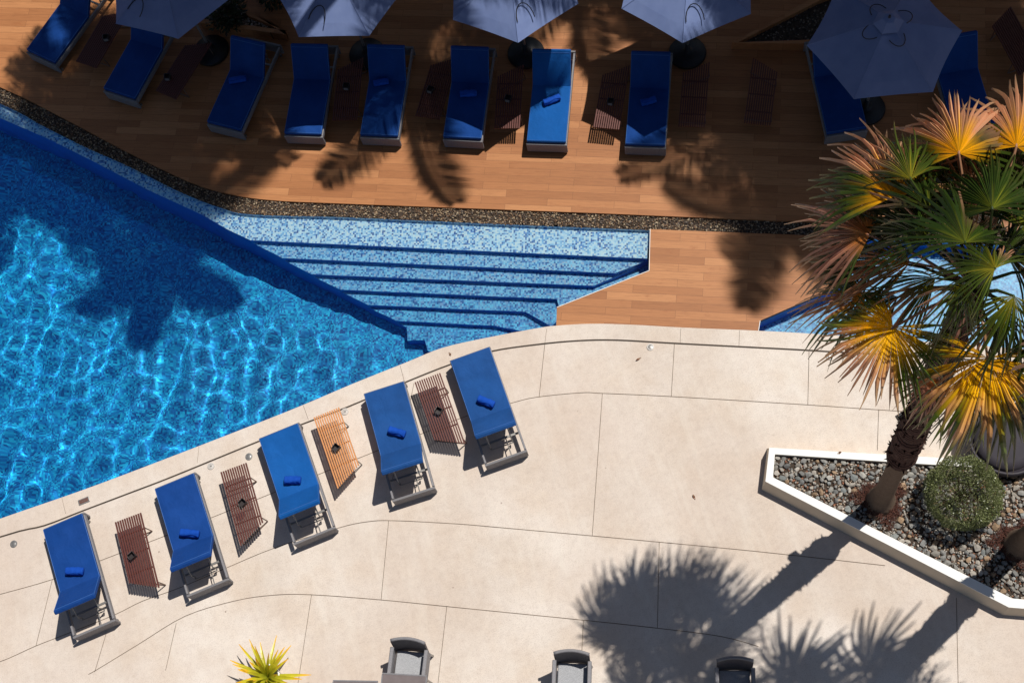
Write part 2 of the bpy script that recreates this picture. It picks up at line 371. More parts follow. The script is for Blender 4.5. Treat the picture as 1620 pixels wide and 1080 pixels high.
for k in range(7):
    es = [p for p, kk in edge if kk <= k]
    ends = [XY(GW(x, y, SH[k])) for x, y in risers[k]]
    if k == 0: tail = [grav_edge[iL]]
    elif k == 1: ends += []; tail = [XY(G(1027, 428))]
    elif k in (2, 3): tail = [XY(G(881, 486)), XY(G(1027, 428))]
    else: tail = [XY(G(878, 500)), XY(G(881, 486)), XY(G(1027, 428))]
    if k == 1: tail = [XY(GW(1025, 412, SH[1]))]
    if k == 2: ends = [XY(GW(939, 452, SH[2])), XY(GW(975, 437, SH[2]))]; tail = [XY(GW(1025, 415, SH[2]))]
    if k == 3: ends = [XY(GW(881, 473, SH[3])), XY(G(886, 485))]; tail = [XY(G(1027, 428))]
    if k in (4, 5): ends = ends + [XY(G(880, 505 if k == 4 else 513))]
    if k == 6: ends = ends + [XY(G(690, 553.5)), ] + [cope_edge[i] for i in range(nearest(cope_edge, 700, 550)+1, cL+1)]
    poly = [rim[-1]] + es + ends + (tail if k != 6 else tail) + ([grav_edge[iL]] if k else []) + rim[1:-1]
    m = MB(); lo = SH[k+1] if k < 6 else ZB
    m.prism(poly, lo+.001, SH[k], bottom=False)
    m.m = [0]*len(m.m)
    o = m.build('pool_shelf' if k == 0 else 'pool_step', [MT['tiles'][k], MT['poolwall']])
    for p in o.data.polygons:
        if abs(p.normal.z) < .5: p.material_index = 1
    receiver(tag(o, kind='structure'))

# ------------------------------------------------------------------ water
wr = random.Random(11)
waves = []
base_ang = math.atan2(PX.y, PX.x)
for k in range(46):
    lam = math.exp(wr.uniform(math.log(.24), math.log(1.3))); a = base_ang + wr.gauss(0, .75)
    waves.append((2*PI/lam*math.cos(a), 2*PI/lam*math.sin(a), wr.uniform(0, 2*PI), .0037*lam**1.3))
def wave_h(x, y):
    return sum(A*math.sin(kx*x+ky*y+ph) for kx, ky, ph, A in waves)
import numpy as np
def inside(poly, X, Y):
    ins = np.zeros(X.shape, bool); n = len(poly)
    for i in range(n):
        x1, y1 = poly[i]; x2, y2 = poly[(i+1) % n]
        if y1 == y2: continue
        c = ((y1 > Y) != (y2 > Y)) & (X < (x2-x1)*(Y-y1)/(y2-y1)+x1); ins ^= c
    return ins
def grow(poly, d):
    P = [Vector(p) for p in poly]; n = len(P); out = []
    ar = sum(P[i].x*P[(i+1) % n].y-P[(i+1) % n].x*P[i].y for i in range(n)); s = 1 if ar > 0 else -1
    for i in range(n):
        t = (P[(i+1) % n]-P[i-1]).normalized(); out.append(tuple(P[i]+Vector((t.y, -t.x))*d*s))
    return out
def make_water(poly, dx, x0=None):
    big = grow(poly, .05); A = np.array(big)
    xs = np.arange(A[:, 0].min(), A[:, 0].max()+dx, dx); ys = np.arange(A[:, 1].min(), A[:, 1].max()+dx, dx)
    X, Y = np.meshgrid(xs, ys); Z = np.full(X.shape, WATER)
    H = np.zeros(X.shape)
    for kx, ky, ph, Aa in waves: H += Aa*np.sin(kx*X+ky*Y+ph)
    a, b = G(60, 215), G(660, 540); nx, ny = (b-a).y, -(b-a).x; nl = math.hypot(nx, ny)    # calm over the shelf and steps
    dd = np.clip(((X-a.x)*nx+(Y-a.y)*ny)/nl+.35, 0, 1); Z += H*(.16+.84*dd*dd*(3-2*dd))
    ok = inside(big, X, Y); cell = ok[:-1, :-1] & ok[1:, :-1] & ok[:-1, 1:] & ok[1:, 1:]
    idx = -np.ones(X.shape, int); used = np.zeros(X.shape, bool)
    used[:-1, :-1] |= cell; used[1:, :-1] |= cell; used[:-1, 1:] |= cell; used[1:, 1:] |= cell
    idx[used] = np.arange(used.sum()); J, I = np.nonzero(cell)
    vs = np.stack([X[used], Y[used], Z[used]], 1)
    fs = np.stack([idx[J, I], idx[J, I+1], idx[J+1, I+1], idx[J+1, I]], 1)
    me = bpy.data.meshes.new('water'); me.from_pydata(vs.tolist(), [], fs.tolist())
    o = link('water', me, MT['water'], None, True); o.cycles.is_caustics_caster = True
    return tag(o, kind='structure')
def crop(poly, px0):        # pool part a little beyond the left picture edge
    return poly
make_water(pool1, .045); make_water(pool2, .045)

# ------------------------------------------------------------------ joints in the concrete
m = MB()
J = [[(0, 939.5), (83, 916), (157, 887), (267, 845), (368, 805), (502, 751), (596, 713), (680, 681), (738, 658), (807, 638), (849, 628), (920, 621), (953, 622), (1062, 627), (1275, 640), (1390, 648), (1620, 663)],
     [(-60, 1062), (0, 1046), (57, 1021), (111, 1000), (181, 972), (226, 950), (285, 929), (360, 897), (435, 866), (534, 835), (580, 825), (622, 823), (720, 828), (780, 833), (936, 847), (1043, 857), (1200, 872), (1400, 894)],
     [(140, 1066), (156, 1057), (220, 1018), (293, 974), (371, 950), (430, 941), (490, 940), (600, 948), (700, 958), (800, 968), (920, 980), (1040, 993), (1140, 1006), (1200, 1022)],
     [(83, 916), (57, 1021)], [(953, 622), (937, 847)], [(862, 544), (853, 628)], [(1067, 543), (1062, 627)], [(1280, 556), (1278, 640)], [(1390, 648), (1388, 712)],
     [(615, 823), (603, 948)], [(707, 958), (693, 1080)], [(493, 940), (470, 1090)], [(1043, 857), (1040, 993)], [(923, 980), (920, 1040)], [(1513, 945), (1516, 1090)],
     [(168, 1002), (150, 1062)], [(279, 985), (262, 1060)], [(638, 705), (620, 760)], [(655, 606), (648, 640)]]
for k, line in enumerate(J):
    pts = [XY(G(x, y)) for x, y in line]
    m.strip(smooth_curve(pts, 4) if len(pts) > 2 else pts, .010 if k < 3 else .008, .004)
for a, b in (((1077, 520), (1076, 543)), ((865, 520), (862, 543)), ((633, 578), (640, 604)), ((315, 706), (312, 732)), ((98, 787), (104, 812)), ((1170, 523), (1169, 548)), ((480, 641), (488, 664))):
    m.strip([XY(G(*a)), XY(G(*b))], .005, .004)
tag(m.build('pavement_joints', MT['joint']), kind='structure')
m = MB(); m.strip(smooth_curve([XY(G(x, y)) for x, y in ((-250, 935), (0, 849), (70, 831), (130, 808), (204, 780), (267, 756), (360, 718), (409, 698), (475, 672), (549, 644), (638, 606), (711, 577), (776, 556), (849, 545), (914, 539), (976, 538), (1067, 543), (1260, 553), (1327, 557), (1480, 565), (1620, 575), (2000, 600))]), .026, .006)
tag(m.build('drain_channel', MT['jointdark']), kind='structure')

# ------------------------------------------------------------------ pebble strip
m = MB(); gp = deck_edge + grav_edge[::-1]; m.prism(gp, -.12, -.05); tag(m.build('gravel_bed', MT['soil']), kind='structure')
_ico = None
def ico(sub):
    bm = bmesh.new(); bmesh.ops.create_icosphere(bm, subdivisions=sub, radius=1); v = [x.co.copy() for x in bm.verts]; bm.verts.index_update()
    f = [tuple(q.index for q in p.verts) for p in bm.faces]; bm.free(); return v, f
ICO1, ICO2 = ico(1), ico(2)
def color_mesh(me, cols):
    a = me.color_attributes.new('leafcol', 'FLOAT_COLOR', 'POINT'); a.data.foreach_set('color', [x for c in cols for x in (*c, 1)])
def stones(name, spots, palette, r, icosp, mat, kind=None, parent=None, jit=.17):
    vs, fs, cs = [], [], []; V, Fc = icosp
    for x, y, z, s in spots:
        q = Vector((r.uniform(.7, 1.25), r.uniform(.6, 1.0), r.uniform(.45, .75)))*s
        R = Matrix.Rotation(r.uniform(0, 2*PI), 3, 'Z') @ Matrix.Rotation(r.uniform(-.5, .5), 3, 'X')
        b = len(vs); c = r.choice(palette); k = r.uniform(.75, 1.25); c = tuple(min(1, u*k) for u in c)
        for v in V:
            j = 1+r.uniform(-jit, jit); p = R @ Vector((v.x*q.x*j, v.y*q.y*j, v.z*q.z*j)); vs.append((x+p.x, y+p.y, z+p.z)); cs.append(c)
        fs += [tuple(i+b for i in f) for f in Fc]
    me = bpy.data.meshes.new(name); me.from_pydata(vs, [], fs); color_mesh(me, cs)
    return link(name, me, mat, parent)
def scatter(poly, n, r):
    A = np.array(poly); out = []
    x0, x1, y0, y1 = A[:, 0].min(), A[:, 0].max(), A[:, 1].min(), A[:, 1].max()
    while len(out) < n:
        X = np.array([r.uniform(x0, x1) for _ in range(n)]); Y = np.array([r.uniform(y0, y1) for _ in range(n)])
        ok = inside(poly, X, Y); out += [(a, b) for a, b, o in zip(X, Y, ok) if o]
    return out[:n]
r = random.Random(3)
iv = [i for i in range(len(deck_edge)) if -9.5 < deck_edge[i][0] < 9.5]
i0 = nearest(deck_edge, -60, 110); i1 = nearest(deck_edge, 1700, 370); j0 = nearest(grav_edge, -60, 135); j1 = nearest(grav_edge, 1700, 392)
vis = deck_edge[i0:i1+1] + grav_edge[j0:j1+1][::-1]
sp = [(x, y, -.045+r.uniform(0, .02), r.uniform(.009, .021)) for x, y in scatter(vis, 9000, r)]
tag(stones('pebbles', sp, [(.13, .075, .045), (.20, .12, .07), (.07, .045, .03), (.30, .21, .13), (.16, .13, .11), (.42, .33, .22), (.09, .07, .06)], r, ICO1, MT['stone']), 'narrow bed of brown pebbles between the timber deck and the pool', 'pebbles', kind='stuff')

# ------------------------------------------------------------------ planter with white walls
PH, GR = .31, .26
po = [XY(G(x, y, PH)) for x, y in ((1217, 707.6), (1211, 761), (1596, 960), (1900, 985))]
pi_ = [XY(G(x, y, PH)) for x, y in ((1226, 718), (1223, 754.7), (1601, 946), (1900, 971))]
po_t = [XY(G(x, y, PH)) for x, y in ((1459, 722), (1620, 731), (1900, 746))]
pi_t = [XY(G(x, y, PH)) for x, y in ((1459, 733.5), (1620, 743), (1900, 758))]
outer = po + po_t[::-1]; inner = pi_ + pi_t[::-1]
root = empty('raised_planter', (0, 0, 0)); tag(root, 'long raised planter with white top walls, filled with grey rocks', 'planter')
m = MB(); n = len(outer); po_low = grow(outer, .075)
for ring_o, ring_i, zb, zt, mi in ((po_low, inner, 0, PH-.03, 1), (outer, inner, PH-.03, PH, 0)):
    m.mi = mi
    vs = [(*p, zb) for p in ring_o]+[(*p, zt) for p in (outer if mi else ring_o)]+[(*p, zb) for p in ring_i]+[(*p, zt) for p in ring_i]
    for i in range(n):
        k = (i+1) % n
        m.add([vs[i], vs[k], vs[n+k], vs[n+i]], [(0, 1, 2, 3)]); m.add([vs[2*n+i], vs[2*n+k], vs[3*n+k], vs[3*n+i]], [(3, 2, 1, 0)])
        m.add([vs[n+i], vs[n+k], vs[3*n+k], vs[3*n+i]], [(0, 1, 2, 3)])
        if mi == 0: m.add([vs[i], vs[k], vs[2*n+k], vs[2*n+i]], [(3, 2, 1, 0)])
m.build('wall', [MT['white'], MT['render']], root)
m = MB(); m.prism(grow(inner, .002), GR-.2, GR-.05); m.build('soil', MT['soil'], root)
r = random.Random(5); vis = [XY(G(x, y, GR)) for x, y in ((1224, 716), (1220, 757), (1600, 950), (1760, 960), (1760, 745))]
sp = []
cell = {}
for x, y in scatter(vis, 9000, r):
    s = r.uniform(.038, .070) if r.random() < .8 else r.uniform(.02, .03)
    kx, ky = int(x/.12), int(y/.12)
    if any((x-a)**2+(y-b)**2 < ((s+t)*.70)**2 for i in (-1, 0, 1) for j in (-1, 0, 1) for a, b, t in cell.get((kx+i, ky+j), ())): continue
    cell.setdefault((kx, ky), []).append((x, y, s)); sp.append((x, y, GR-.035+r.uniform(0, .025), s))
tag(stones('rocks', sp, [(.25, .245, .23), (.34, .33, .30), (.19, .19, .185), (.29, .27, .24), (.22, .235, .23), (.38, .35, .31), (.27, .265, .25), (.33, .30, .26), (.32, .22, .14)], r, ICO1, MT['stone'], jit=.27), 'bed of angular grey rocks inside the white walled planter', 'rocks', kind='stuff')
r = random.Random(6)
sp = [(x, y, GR-.045+r.uniform(0, .01), r.uniform(.012, .022)) for x, y in scatter(vis, 5000, r)]
tag(stones('pebbles', sp, [(.45, .36, .28), (.28, .12, .07), (.5, .45, .4), (.12, .07, .05)], r, ICO1, MT['stone']), 'small reddish pebbles showing between the grey rocks of the planter', 'pebbles', kind='stuff')

# ------------------------------------------------------------------ fan palms
def fan_frond(crown, hub, tip, R, pal, r, span=4.6, nseg=38, droop=.25, parent=None, split=.55, name='frond', fold=.0):
    """crown, hub, tip: points; blade radiates from the hub towards the tip"""
    crown, hub, tip = Vector(crown), Vector(hub), Vector(tip)
    d = (tip-hub).normalized()
    side = d.cross(Vector((0, 0, 1)))
    if side.length < .15: side = d.cross(Vector((.3, -.8, .2)))
    side.normalize(); nrm = side.cross(d).normalized()
    if nrm.z < 0: nrm = -nrm
    tw = r.uniform(-.3, .3); side, nrm = side*math.cos(tw)+nrm*math.sin(tw), nrm*math.cos(tw)-side*math.sin(tw)
    vs, fs, cs = [], [], []
    da = span/nseg; rr = [.02, .18, .36, split, .70, .86, 1.0]
    c_hub, c_mid, c_tip, mid_at = pal[:4]
    dead0 = r.uniform(-2.3, 2.3); dead1 = dead0 + r.uniform(.3, .9)
    ctr = r.uniform(-.35, .35); phi = r.uniform(.25, .6); cph, sph = math.cos(phi), math.sin(phi); wob = r.uniform(0, 6)
    for i in range(nseg):
        if abs(i-nseg/2) > nseg*.18 and r.random() < .07: continue
        a = -span/2+(i+.5)*da; ln = R*(.72+.34*math.cos(a*.62))*r.uniform(.80, 1.10)*(1+.07*math.sin(3.1*a+wob))
        dr = droop*r.uniform(.3, 2.2); bend = r.gauss(0, .10); tipfall = r.uniform(.1, .9) if r.random() < .33 else 0; spl = split+r.uniform(-.16, .07)
        b = len(vs); kk = r.uniform(.60, 1.30); shf = r.gauss(0, .09)
        for t in rr:
            if t == split: t = spl
            aa = a+bend*max(0, t-spl)*1.6
            hw = da*.5*(1 if t <= spl else max(0, (1-t)/(1-spl))**.75*.90)
            for q, (off_a, lift) in enumerate(((-hw, 0), (0, .42*da*min(t, spl)), (hw, 0))):
                th = aa+off_a; p = hub + (d*math.cos(th)+side*(math.sin(th)*cph)-nrm*(abs(math.sin(th))*sph))*ln*t + nrm*(ln*lift*1.6) + nrm*(.10*ln*math.sin(PI*min(1, t*.9)))
                p = p - nrm*(fold*abs(a)*t*ln*.4); p.z -= dr*ln*t**2.4 + tipfall*ln*max(0, t-.6)**1.2
                vs.append(p)
                u = min(1, max(0, t+shf))
                if u < mid_at: f = u/mid_at; c = [x*(1-f)+y*f for x, y in zip(c_hub, c_mid)]
                else: f = min(1, (u-mid_at)/(1-mid_at)*1.7); c = [x*(1-f)+y*f for x, y in zip(c_mid, c_tip)]
                if len(pal) > 4:                              # golden heart, dry pink middle sector, green flanks
                    g_end, dry = pal[4], pal[5]
                    hot = max(0, min(1, (g_end+shf*.5-t)/.16+.5)); far_c = c_mid if abs(a-ctr+bend) < dry else c_tip
                    if len(pal) > 6 and t > pal[6]+shf: far_c = c_tip
                    if far_c is c_mid and t > .80: far_c = [x*.5+y*.5 for x, y in zip(c_mid, (.50, .40, .24))]
                    if far_c is c_tip and t > .45 and r.random() < .25: far_c = [x*1.8 for x in c_tip]
                    c = [x*hot+y*(1-hot) for x, y in zip(c_hub, far_c)]
                if dead0 < a < dead1: f = min(1, max(0, (t-.25)*2)); c = [x*(1-f)+y*f for x, y in zip(c, (.50, .25, .15))]
                if t > .93: c = [x*.6+y*.4 for x, y in zip(c, (.45, .32, .18))]
                g = kk*(1.0 if q == 1 else .82); cs.append(tuple(x*g for x in c))
        for k in range(len(rr)-1):
            o = b+3*k; fs += [(o, o+1, o+4, o+3), (o+1, o+2, o+5, o+4)]
    me = bpy.data.meshes.new(name)
    # petiole
    mb = MB(); mid = crown.lerp(hub, .55)+Vector((0, 0, .12)); mb.tube([crown, mid, hub, hub+d*R*.12], [.026, .018, .013, .006], 6)
    b = len(vs); vs += [Vector(v) for v in mb.v]; fs += [tuple(i+b for i in f) for f in mb.f]; cs += [tuple(.65*x for x in c_mid)]*len(mb.v)
    me.from_pydata([tuple(v) for v in vs], [], fs); color_mesh(me, cs)
    return link(name, me, MT['leaf'], parent)
YEL = ((.92, .46, .006), (.66, .33, .18), (.055, .09, .010), .55, .33, .85)
YEL2 = ((.95, .53, .006), (.64, .32, .16), (.060, .10, .010), .72, .47, .95)
YEL3 = ((.95, .53, .006), (.66, .34, .15), (.065, .105, .010), .72, .50, .95, .70)
ORG = ((.66, .32, .03), (.50, .24, .13), (.055, .085, .014), .40, .30, .5)
PNK = ((.60, .24, .06), (.52, .25, .17), (.06, .085, .02), .45, .30, .95)
GRN = ((.22, .24, .02), (.040, .075, .010), (.035, .065, .010), .25)
GRY = ((.36, .30, .02), (.085, .125, .014), (.06, .09, .012), .30)
DRK = ((.07, .09, .012), (.030, .055, .008), (.03, .05, .008), .3)
def trunk_parts(root, base, top, r0, seed, fib_from=2.05):
    r = random.Random(seed); b = Vector(base); t = Vector(top); H = (t-b).z
    def at(f): p = b.lerp(t, f); return p + Vector((.05*math.sin(f*3.1), .04*math.sin(f*2.3), 0))
    n = 20; ff = fib_from/H
    m = MB(); pts = [at(ff*i/n) for i in range(n+1)]; m.tube(pts, [r0*(.60+.55*math.exp(-((i/n)*ff*H)*4.0))*(1+r.uniform(-.02, .02)) for i in range(n+1)], 20)
    m.build('trunk', MT['bark'], root, True)
    n = 70; m = MB(); pts = [at(ff+(1-ff)*i/n) for i in range(n+1)]
    rad = [r0*(.88-.30*i/n)*(1+r.uniform(-.10, .10)) for i in range(n+1)]; m.tube(pts, rad, 18)
    for k in range(520):                                      # ragged leaf bases and fibre
        f = r.uniform(ff, 1); p = at(f); a = r.uniform(0, 2*PI); u = Vector((math.cos(a), math.sin(a), 0)); R = r0*(.84-.30*(f-ff)/(1-ff))
        w_ = Vector((-u.y, u.x, 0))*r.uniform(.01, .03); q = p+u*R; e = q+u*r.uniform(.02, .08)+Vector((0, 0, r.uniform(-.16, .12)))
        m.add([q-w_-Vector((0, 0, .02)), q+w_-Vector((0, 0, .02)), e], [(0, 1, 2), (2, 1, 0)])
    m.build('fibrous_trunk', MT['fibre'], root)
    m = MB()                                                  # mat of roots round the foot
    for k in range(2600):
        a = r.uniform(0, 2*PI); R = r0*(.9+.62*r.random()**1.4)*(1+.25*math.sin(3*a)+.15*math.sin(7*a+1)); p = b+Vector((math.cos(a)*R, math.sin(a)*R, r.uniform(-.02, .13)))
        a2 = r.uniform(0, 2*PI); q = p+Vector((math.cos(a2)*.05, math.sin(a2)*.05, r.uniform(-.02, .05))); s = Vector((-math.sin(a2), math.cos(a2), .3))*.005
        m.add([p-s, p+s, q], [(0, 1, 2)])
    prof = [(r0*1.25, -.06), (r0*1.15, .0), (r0*1.05, .04), (r0*.9, .08)]; m.lathe(prof, 20, b)
    m.build('root_mat', varied('red_roots', (.085, .032, .022), .5, 25, 1, .6, 60), root)
    return at
FRONDS = [  # hub px, tip px, palette, height of the hub, blade radius, droop, span
    ((1517, 243), (1520, 120), YEL, 9.0, .90, .08, 4.0), ((1415, 311), (1368, 205), YEL, 8.75, .88, .10, 3.7), ((1376, 372), (1268, 335), PNK, 8.3, .82, .16, 3.2),
    ((1440, 415), (1300, 400), ORG, 8.0, .88, .22, 2.4), ((1368, 470), (1262, 490), ORG, 7.5, .70, .30, 3.2), ((1413, 518), (1345, 600), YEL2, 7.9, .80, .10, 5.0),
    ((1562, 566), (1535, 690), YEL3, 7.8, .97, .18, 4.4), ((1608, 232), (1612, 120), YEL, 8.9, .85, .1, 3.8), ((1441, 284), (1415, 195), GRY, 9.0, .66, .15, 2.6),
    ((1527, 384), (1478, 280), GRN, 9.1, .76, .1, 3.6), ((1574, 425), (1520, 400), GRY, 9.2, .58, .2, 4.2), ((1520, 448), (1505, 525), GRY, 8.9, .50, .5, 2.8),
    ((1604, 468), (1595, 560), GRY, 8.6, .68, .4, 3.2), ((1468, 380), (1400, 330), GRN, 8.6, .78, .15, 3.0), ((1500, 350), (1440, 250), DRK, 8.5, .82, .15, 3.2),
    ((1570, 330), (1560, 225), GRN, 9.2, .80, .1, 3.6), ((1615, 360), (1690, 300), GRN, 9.0, .85, .15, 3.8), ((1640, 300), (1700, 200), DRK, 8.6, .85, .2, 3.8),
    ((1640, 430), (1720, 430), GRN, 8.6, .85, .2, 3.6), ((1480, 440), (1410, 460), GRY, 8.1, .70, .35, 2.4),
    ((1650, 520), (1700, 590), GRN, 8.0, .85, .3, 3.6), ((1535, 340), (1500, 210), DRK, 8.7, .88, .15, 3.2), ((1600, 290), (1580, 170), DRK, 8.6, .88, .15, 3.4),
    ((1485, 600), (1440, 632), PNK, 7.2, .50, .25, 2.0), ((1590, 590), (1640, 690), DRK, 7.1, .8, .4, 3.0),
    ((1440, 350), (1350, 290), DRK, 8.1, .85, .2, 3.2),
    ((1430, 300), (1390, 220), DRK, 8.3, .8, .15, 2.0), ((1400, 350), (1300, 330), DRK, 7.8, .8, .2, 2.2), ((1390, 410), (1290, 420), DRK, 7.5, .72, .25, 2.4), ((1460, 300), (1450, 220), DRK, 8.4, .7, .15, 2.0),
    ((1510, 300), (1500, 180), DRK, 8.3, .85, .15, 2.4), ((1560, 280), (1570, 180), GRN, 8.5, .8, .15, 2.2), ((1590, 400), (1650, 380), DRK, 8.2, .8, .2, 3.0), ((1420, 470), (1330, 500), DRK, 7.2, .7, .3, 2.2),
    ((1545, 600), (1500, 690), DRK, 7.0, .62, .45, 2.0), ((1580, 490), (1600, 560), DRK, 7.9, .6, .5, 2.6), ((1470, 330), (1400, 250), GRN, 8.9, .75, .15, 1.8), ((1500, 520), (1480, 600), DRK, 7.3, .5, .6, 2.2)]
base = G(1393, 792, GR-.02); top = G(1546, 450, 8.15)
palm = empty('fan_palm', base); tag(palm, 'fan palm with orange and green leaves growing at the pointed end of the planter', 'palm tree', 'fan palms in the white planter')
inv = Matrix.Translation(-base)
def reparent_points(f): return f
r = random.Random(21)
class Off:      # parts of a thing are modelled in world coordinates, then moved into their parent's space
    pass
def settle(root):
    for ch in root.children:
        if ch.type == 'MESH' and ch.data.users == 1: ch.data.transform(Matrix.Translation(-root.location))
trunk_parts(palm, base, top, .235, 31)
for (hx, hy), (tx, ty), pal, dz, R, dr, spn in FRONDS:
    hub = G(hx, hy, dz); tip = G(tx, ty, dz-.12)
    fan_frond(top+Vector((0, 0, r.uniform(-.25, .05))), hub, tip, R*1.03, pal, r, spn*.93, int(spn*12), dr, palm, (.70 if pal in (YEL2, YEL3) else .60 if pal is YEL else .5))
settle(palm)
# second fan palm, its crown beyond the right picture edge
base2 = G(1612, 862, GR-.02); top2 = base2+Vector((.15, .1, 8.1))
palm2 = empty('fan_palm', base2); tag(palm2, 'fan palm at the right picture edge of which only the rooty foot shows', 'palm tree', 'fan palms in the white planter')
trunk_parts(palm2, base2, top2, .25, 32)
for k in range(15):
    a = 2*PI*k*.382+r.uniform(-.2, .2); el = -.75+1.9*k/15; rad = math.cos(el)*1.05
    hub = top2+Vector((math.cos(a)*rad, math.sin(a)*rad, math.sin(el)*1.0)); tip = hub+Vector((math.cos(a)*math.cos(el), math.sin(a)*math.cos(el), math.sin(el)-.25))
    fan_frond(top2, hub, tip, r.uniform(.75, .95), r.choice([YEL, GRN, GRY, ORG, GRN, DRK]), r, 4.3, 32, .25, palm2)
settle(palm2)
# floodlight on the trunk of the near palm
fl = empty('floodlight', G(1429, 661, 3.4)); tag(fl, 'small black floodlight box clamped to the trunk of the near fan palm', 'floodlight')
a_ = math.atan2(-PX.y, -PX.x)
m = MB(); R = Matrix.Rotation(.25, 3, 'Z') @ Matrix.Rotation(.35, 3, 'X'); m.rbox((0, 0, 0), (.15, .15, .11), .008, R)
for k in range(6): m.box(R @ Vector((-.055+.022*k, 0, .062)), (.006, .13, .02), R)
m.build('housing', MT['darkmetal'], fl)
m = MB(); m.bar((0, 0, -.03), (.19, -.02, -.06), .03, .015); m.build('bracket', MT['darkmetal'], fl)
m = MB(); m.box(R @ Vector((0, -.078, 0)), (.12, .004, .085), R); m.build('lens', MT['steel'], fl)

# ------------------------------------------------------------------ clipped shrub
sc_ = G(1524, 779, GR+.42)
sh = empty('round_shrub', (sc_.x, sc_.y, GR-.03)); tag(sh, 'ball shaped green shrub growing among the grey rocks', 'shrub')
r = random.Random(9); vs, fs, cs = [], [], []
for k in range(24000):
    u = Vector((r.gauss(0, 1), r.gauss(0, 1), r.gauss(0, 1))).normalized()
    if u.z < -.75: continue
    lump = 1+.05*math.sin(9*u.x+2)*math.sin(8*u.y+1)+.05*math.sin(15*u.z+12*u.x)*math.sin(13*u.y)+(.10*r.random() if r.random() < .03 else 0)
    rad = .57*lump*(1-.16*r.random()**2.0)
    p = Vector((0, 0, .43))+Vector((u.x*rad, u.y*rad, u.z*rad*.88))
    d = (u*.8+Vector((r.gauss(0, .6), r.gauss(0, .6), r.gauss(0, .6)+.4))).normalized(); s_ = d.cross(Vector((r.gauss(0, 1), r.gauss(0, 1), r.gauss(0, 1)))).normalized()
    L, W_ = r.uniform(.018, .034), r.uniform(.006, .010)*(1 if r.random() > .03 else 1.6); b = len(vs); vs += [p, p+d*L*.5+s_*W_, p+d*L, p+d*L*.5-s_*W_]; fs.append((b, b+1, b+2, b+3))
    c = r.choice([(.12, .15, .05), (.18, .21, .08), (.24, .27, .12), (.15, .17, .06), (.29, .31, .16)]); g = r.uniform(.8, 1.2); cs += [tuple(x*g for x in c)]*4
me = bpy.data.meshes.new('foliage'); me.from_pydata([tuple(v) for v in vs], [], fs); color_mesh(me, cs); link('foliage', me, MT['leaf'], sh)
m = MB()
for k in range(46):
    a = r.uniform(0, 2*PI); el = r.uniform(.25, 1.5); L = r.uniform(.3, .42)
    m.tube([(0, 0, 0), (math.cos(a)*.07, math.sin(a)*.07, .2), (math.cos(a)*math.cos(el)*L, math.sin(a)*math.cos(el)*L, .38+math.sin(el)*L*.7)], [.014, .009, .003], 5)
m.build('stems', varied('twig', (.10, .055, .04), .3, 20, .9), sh)

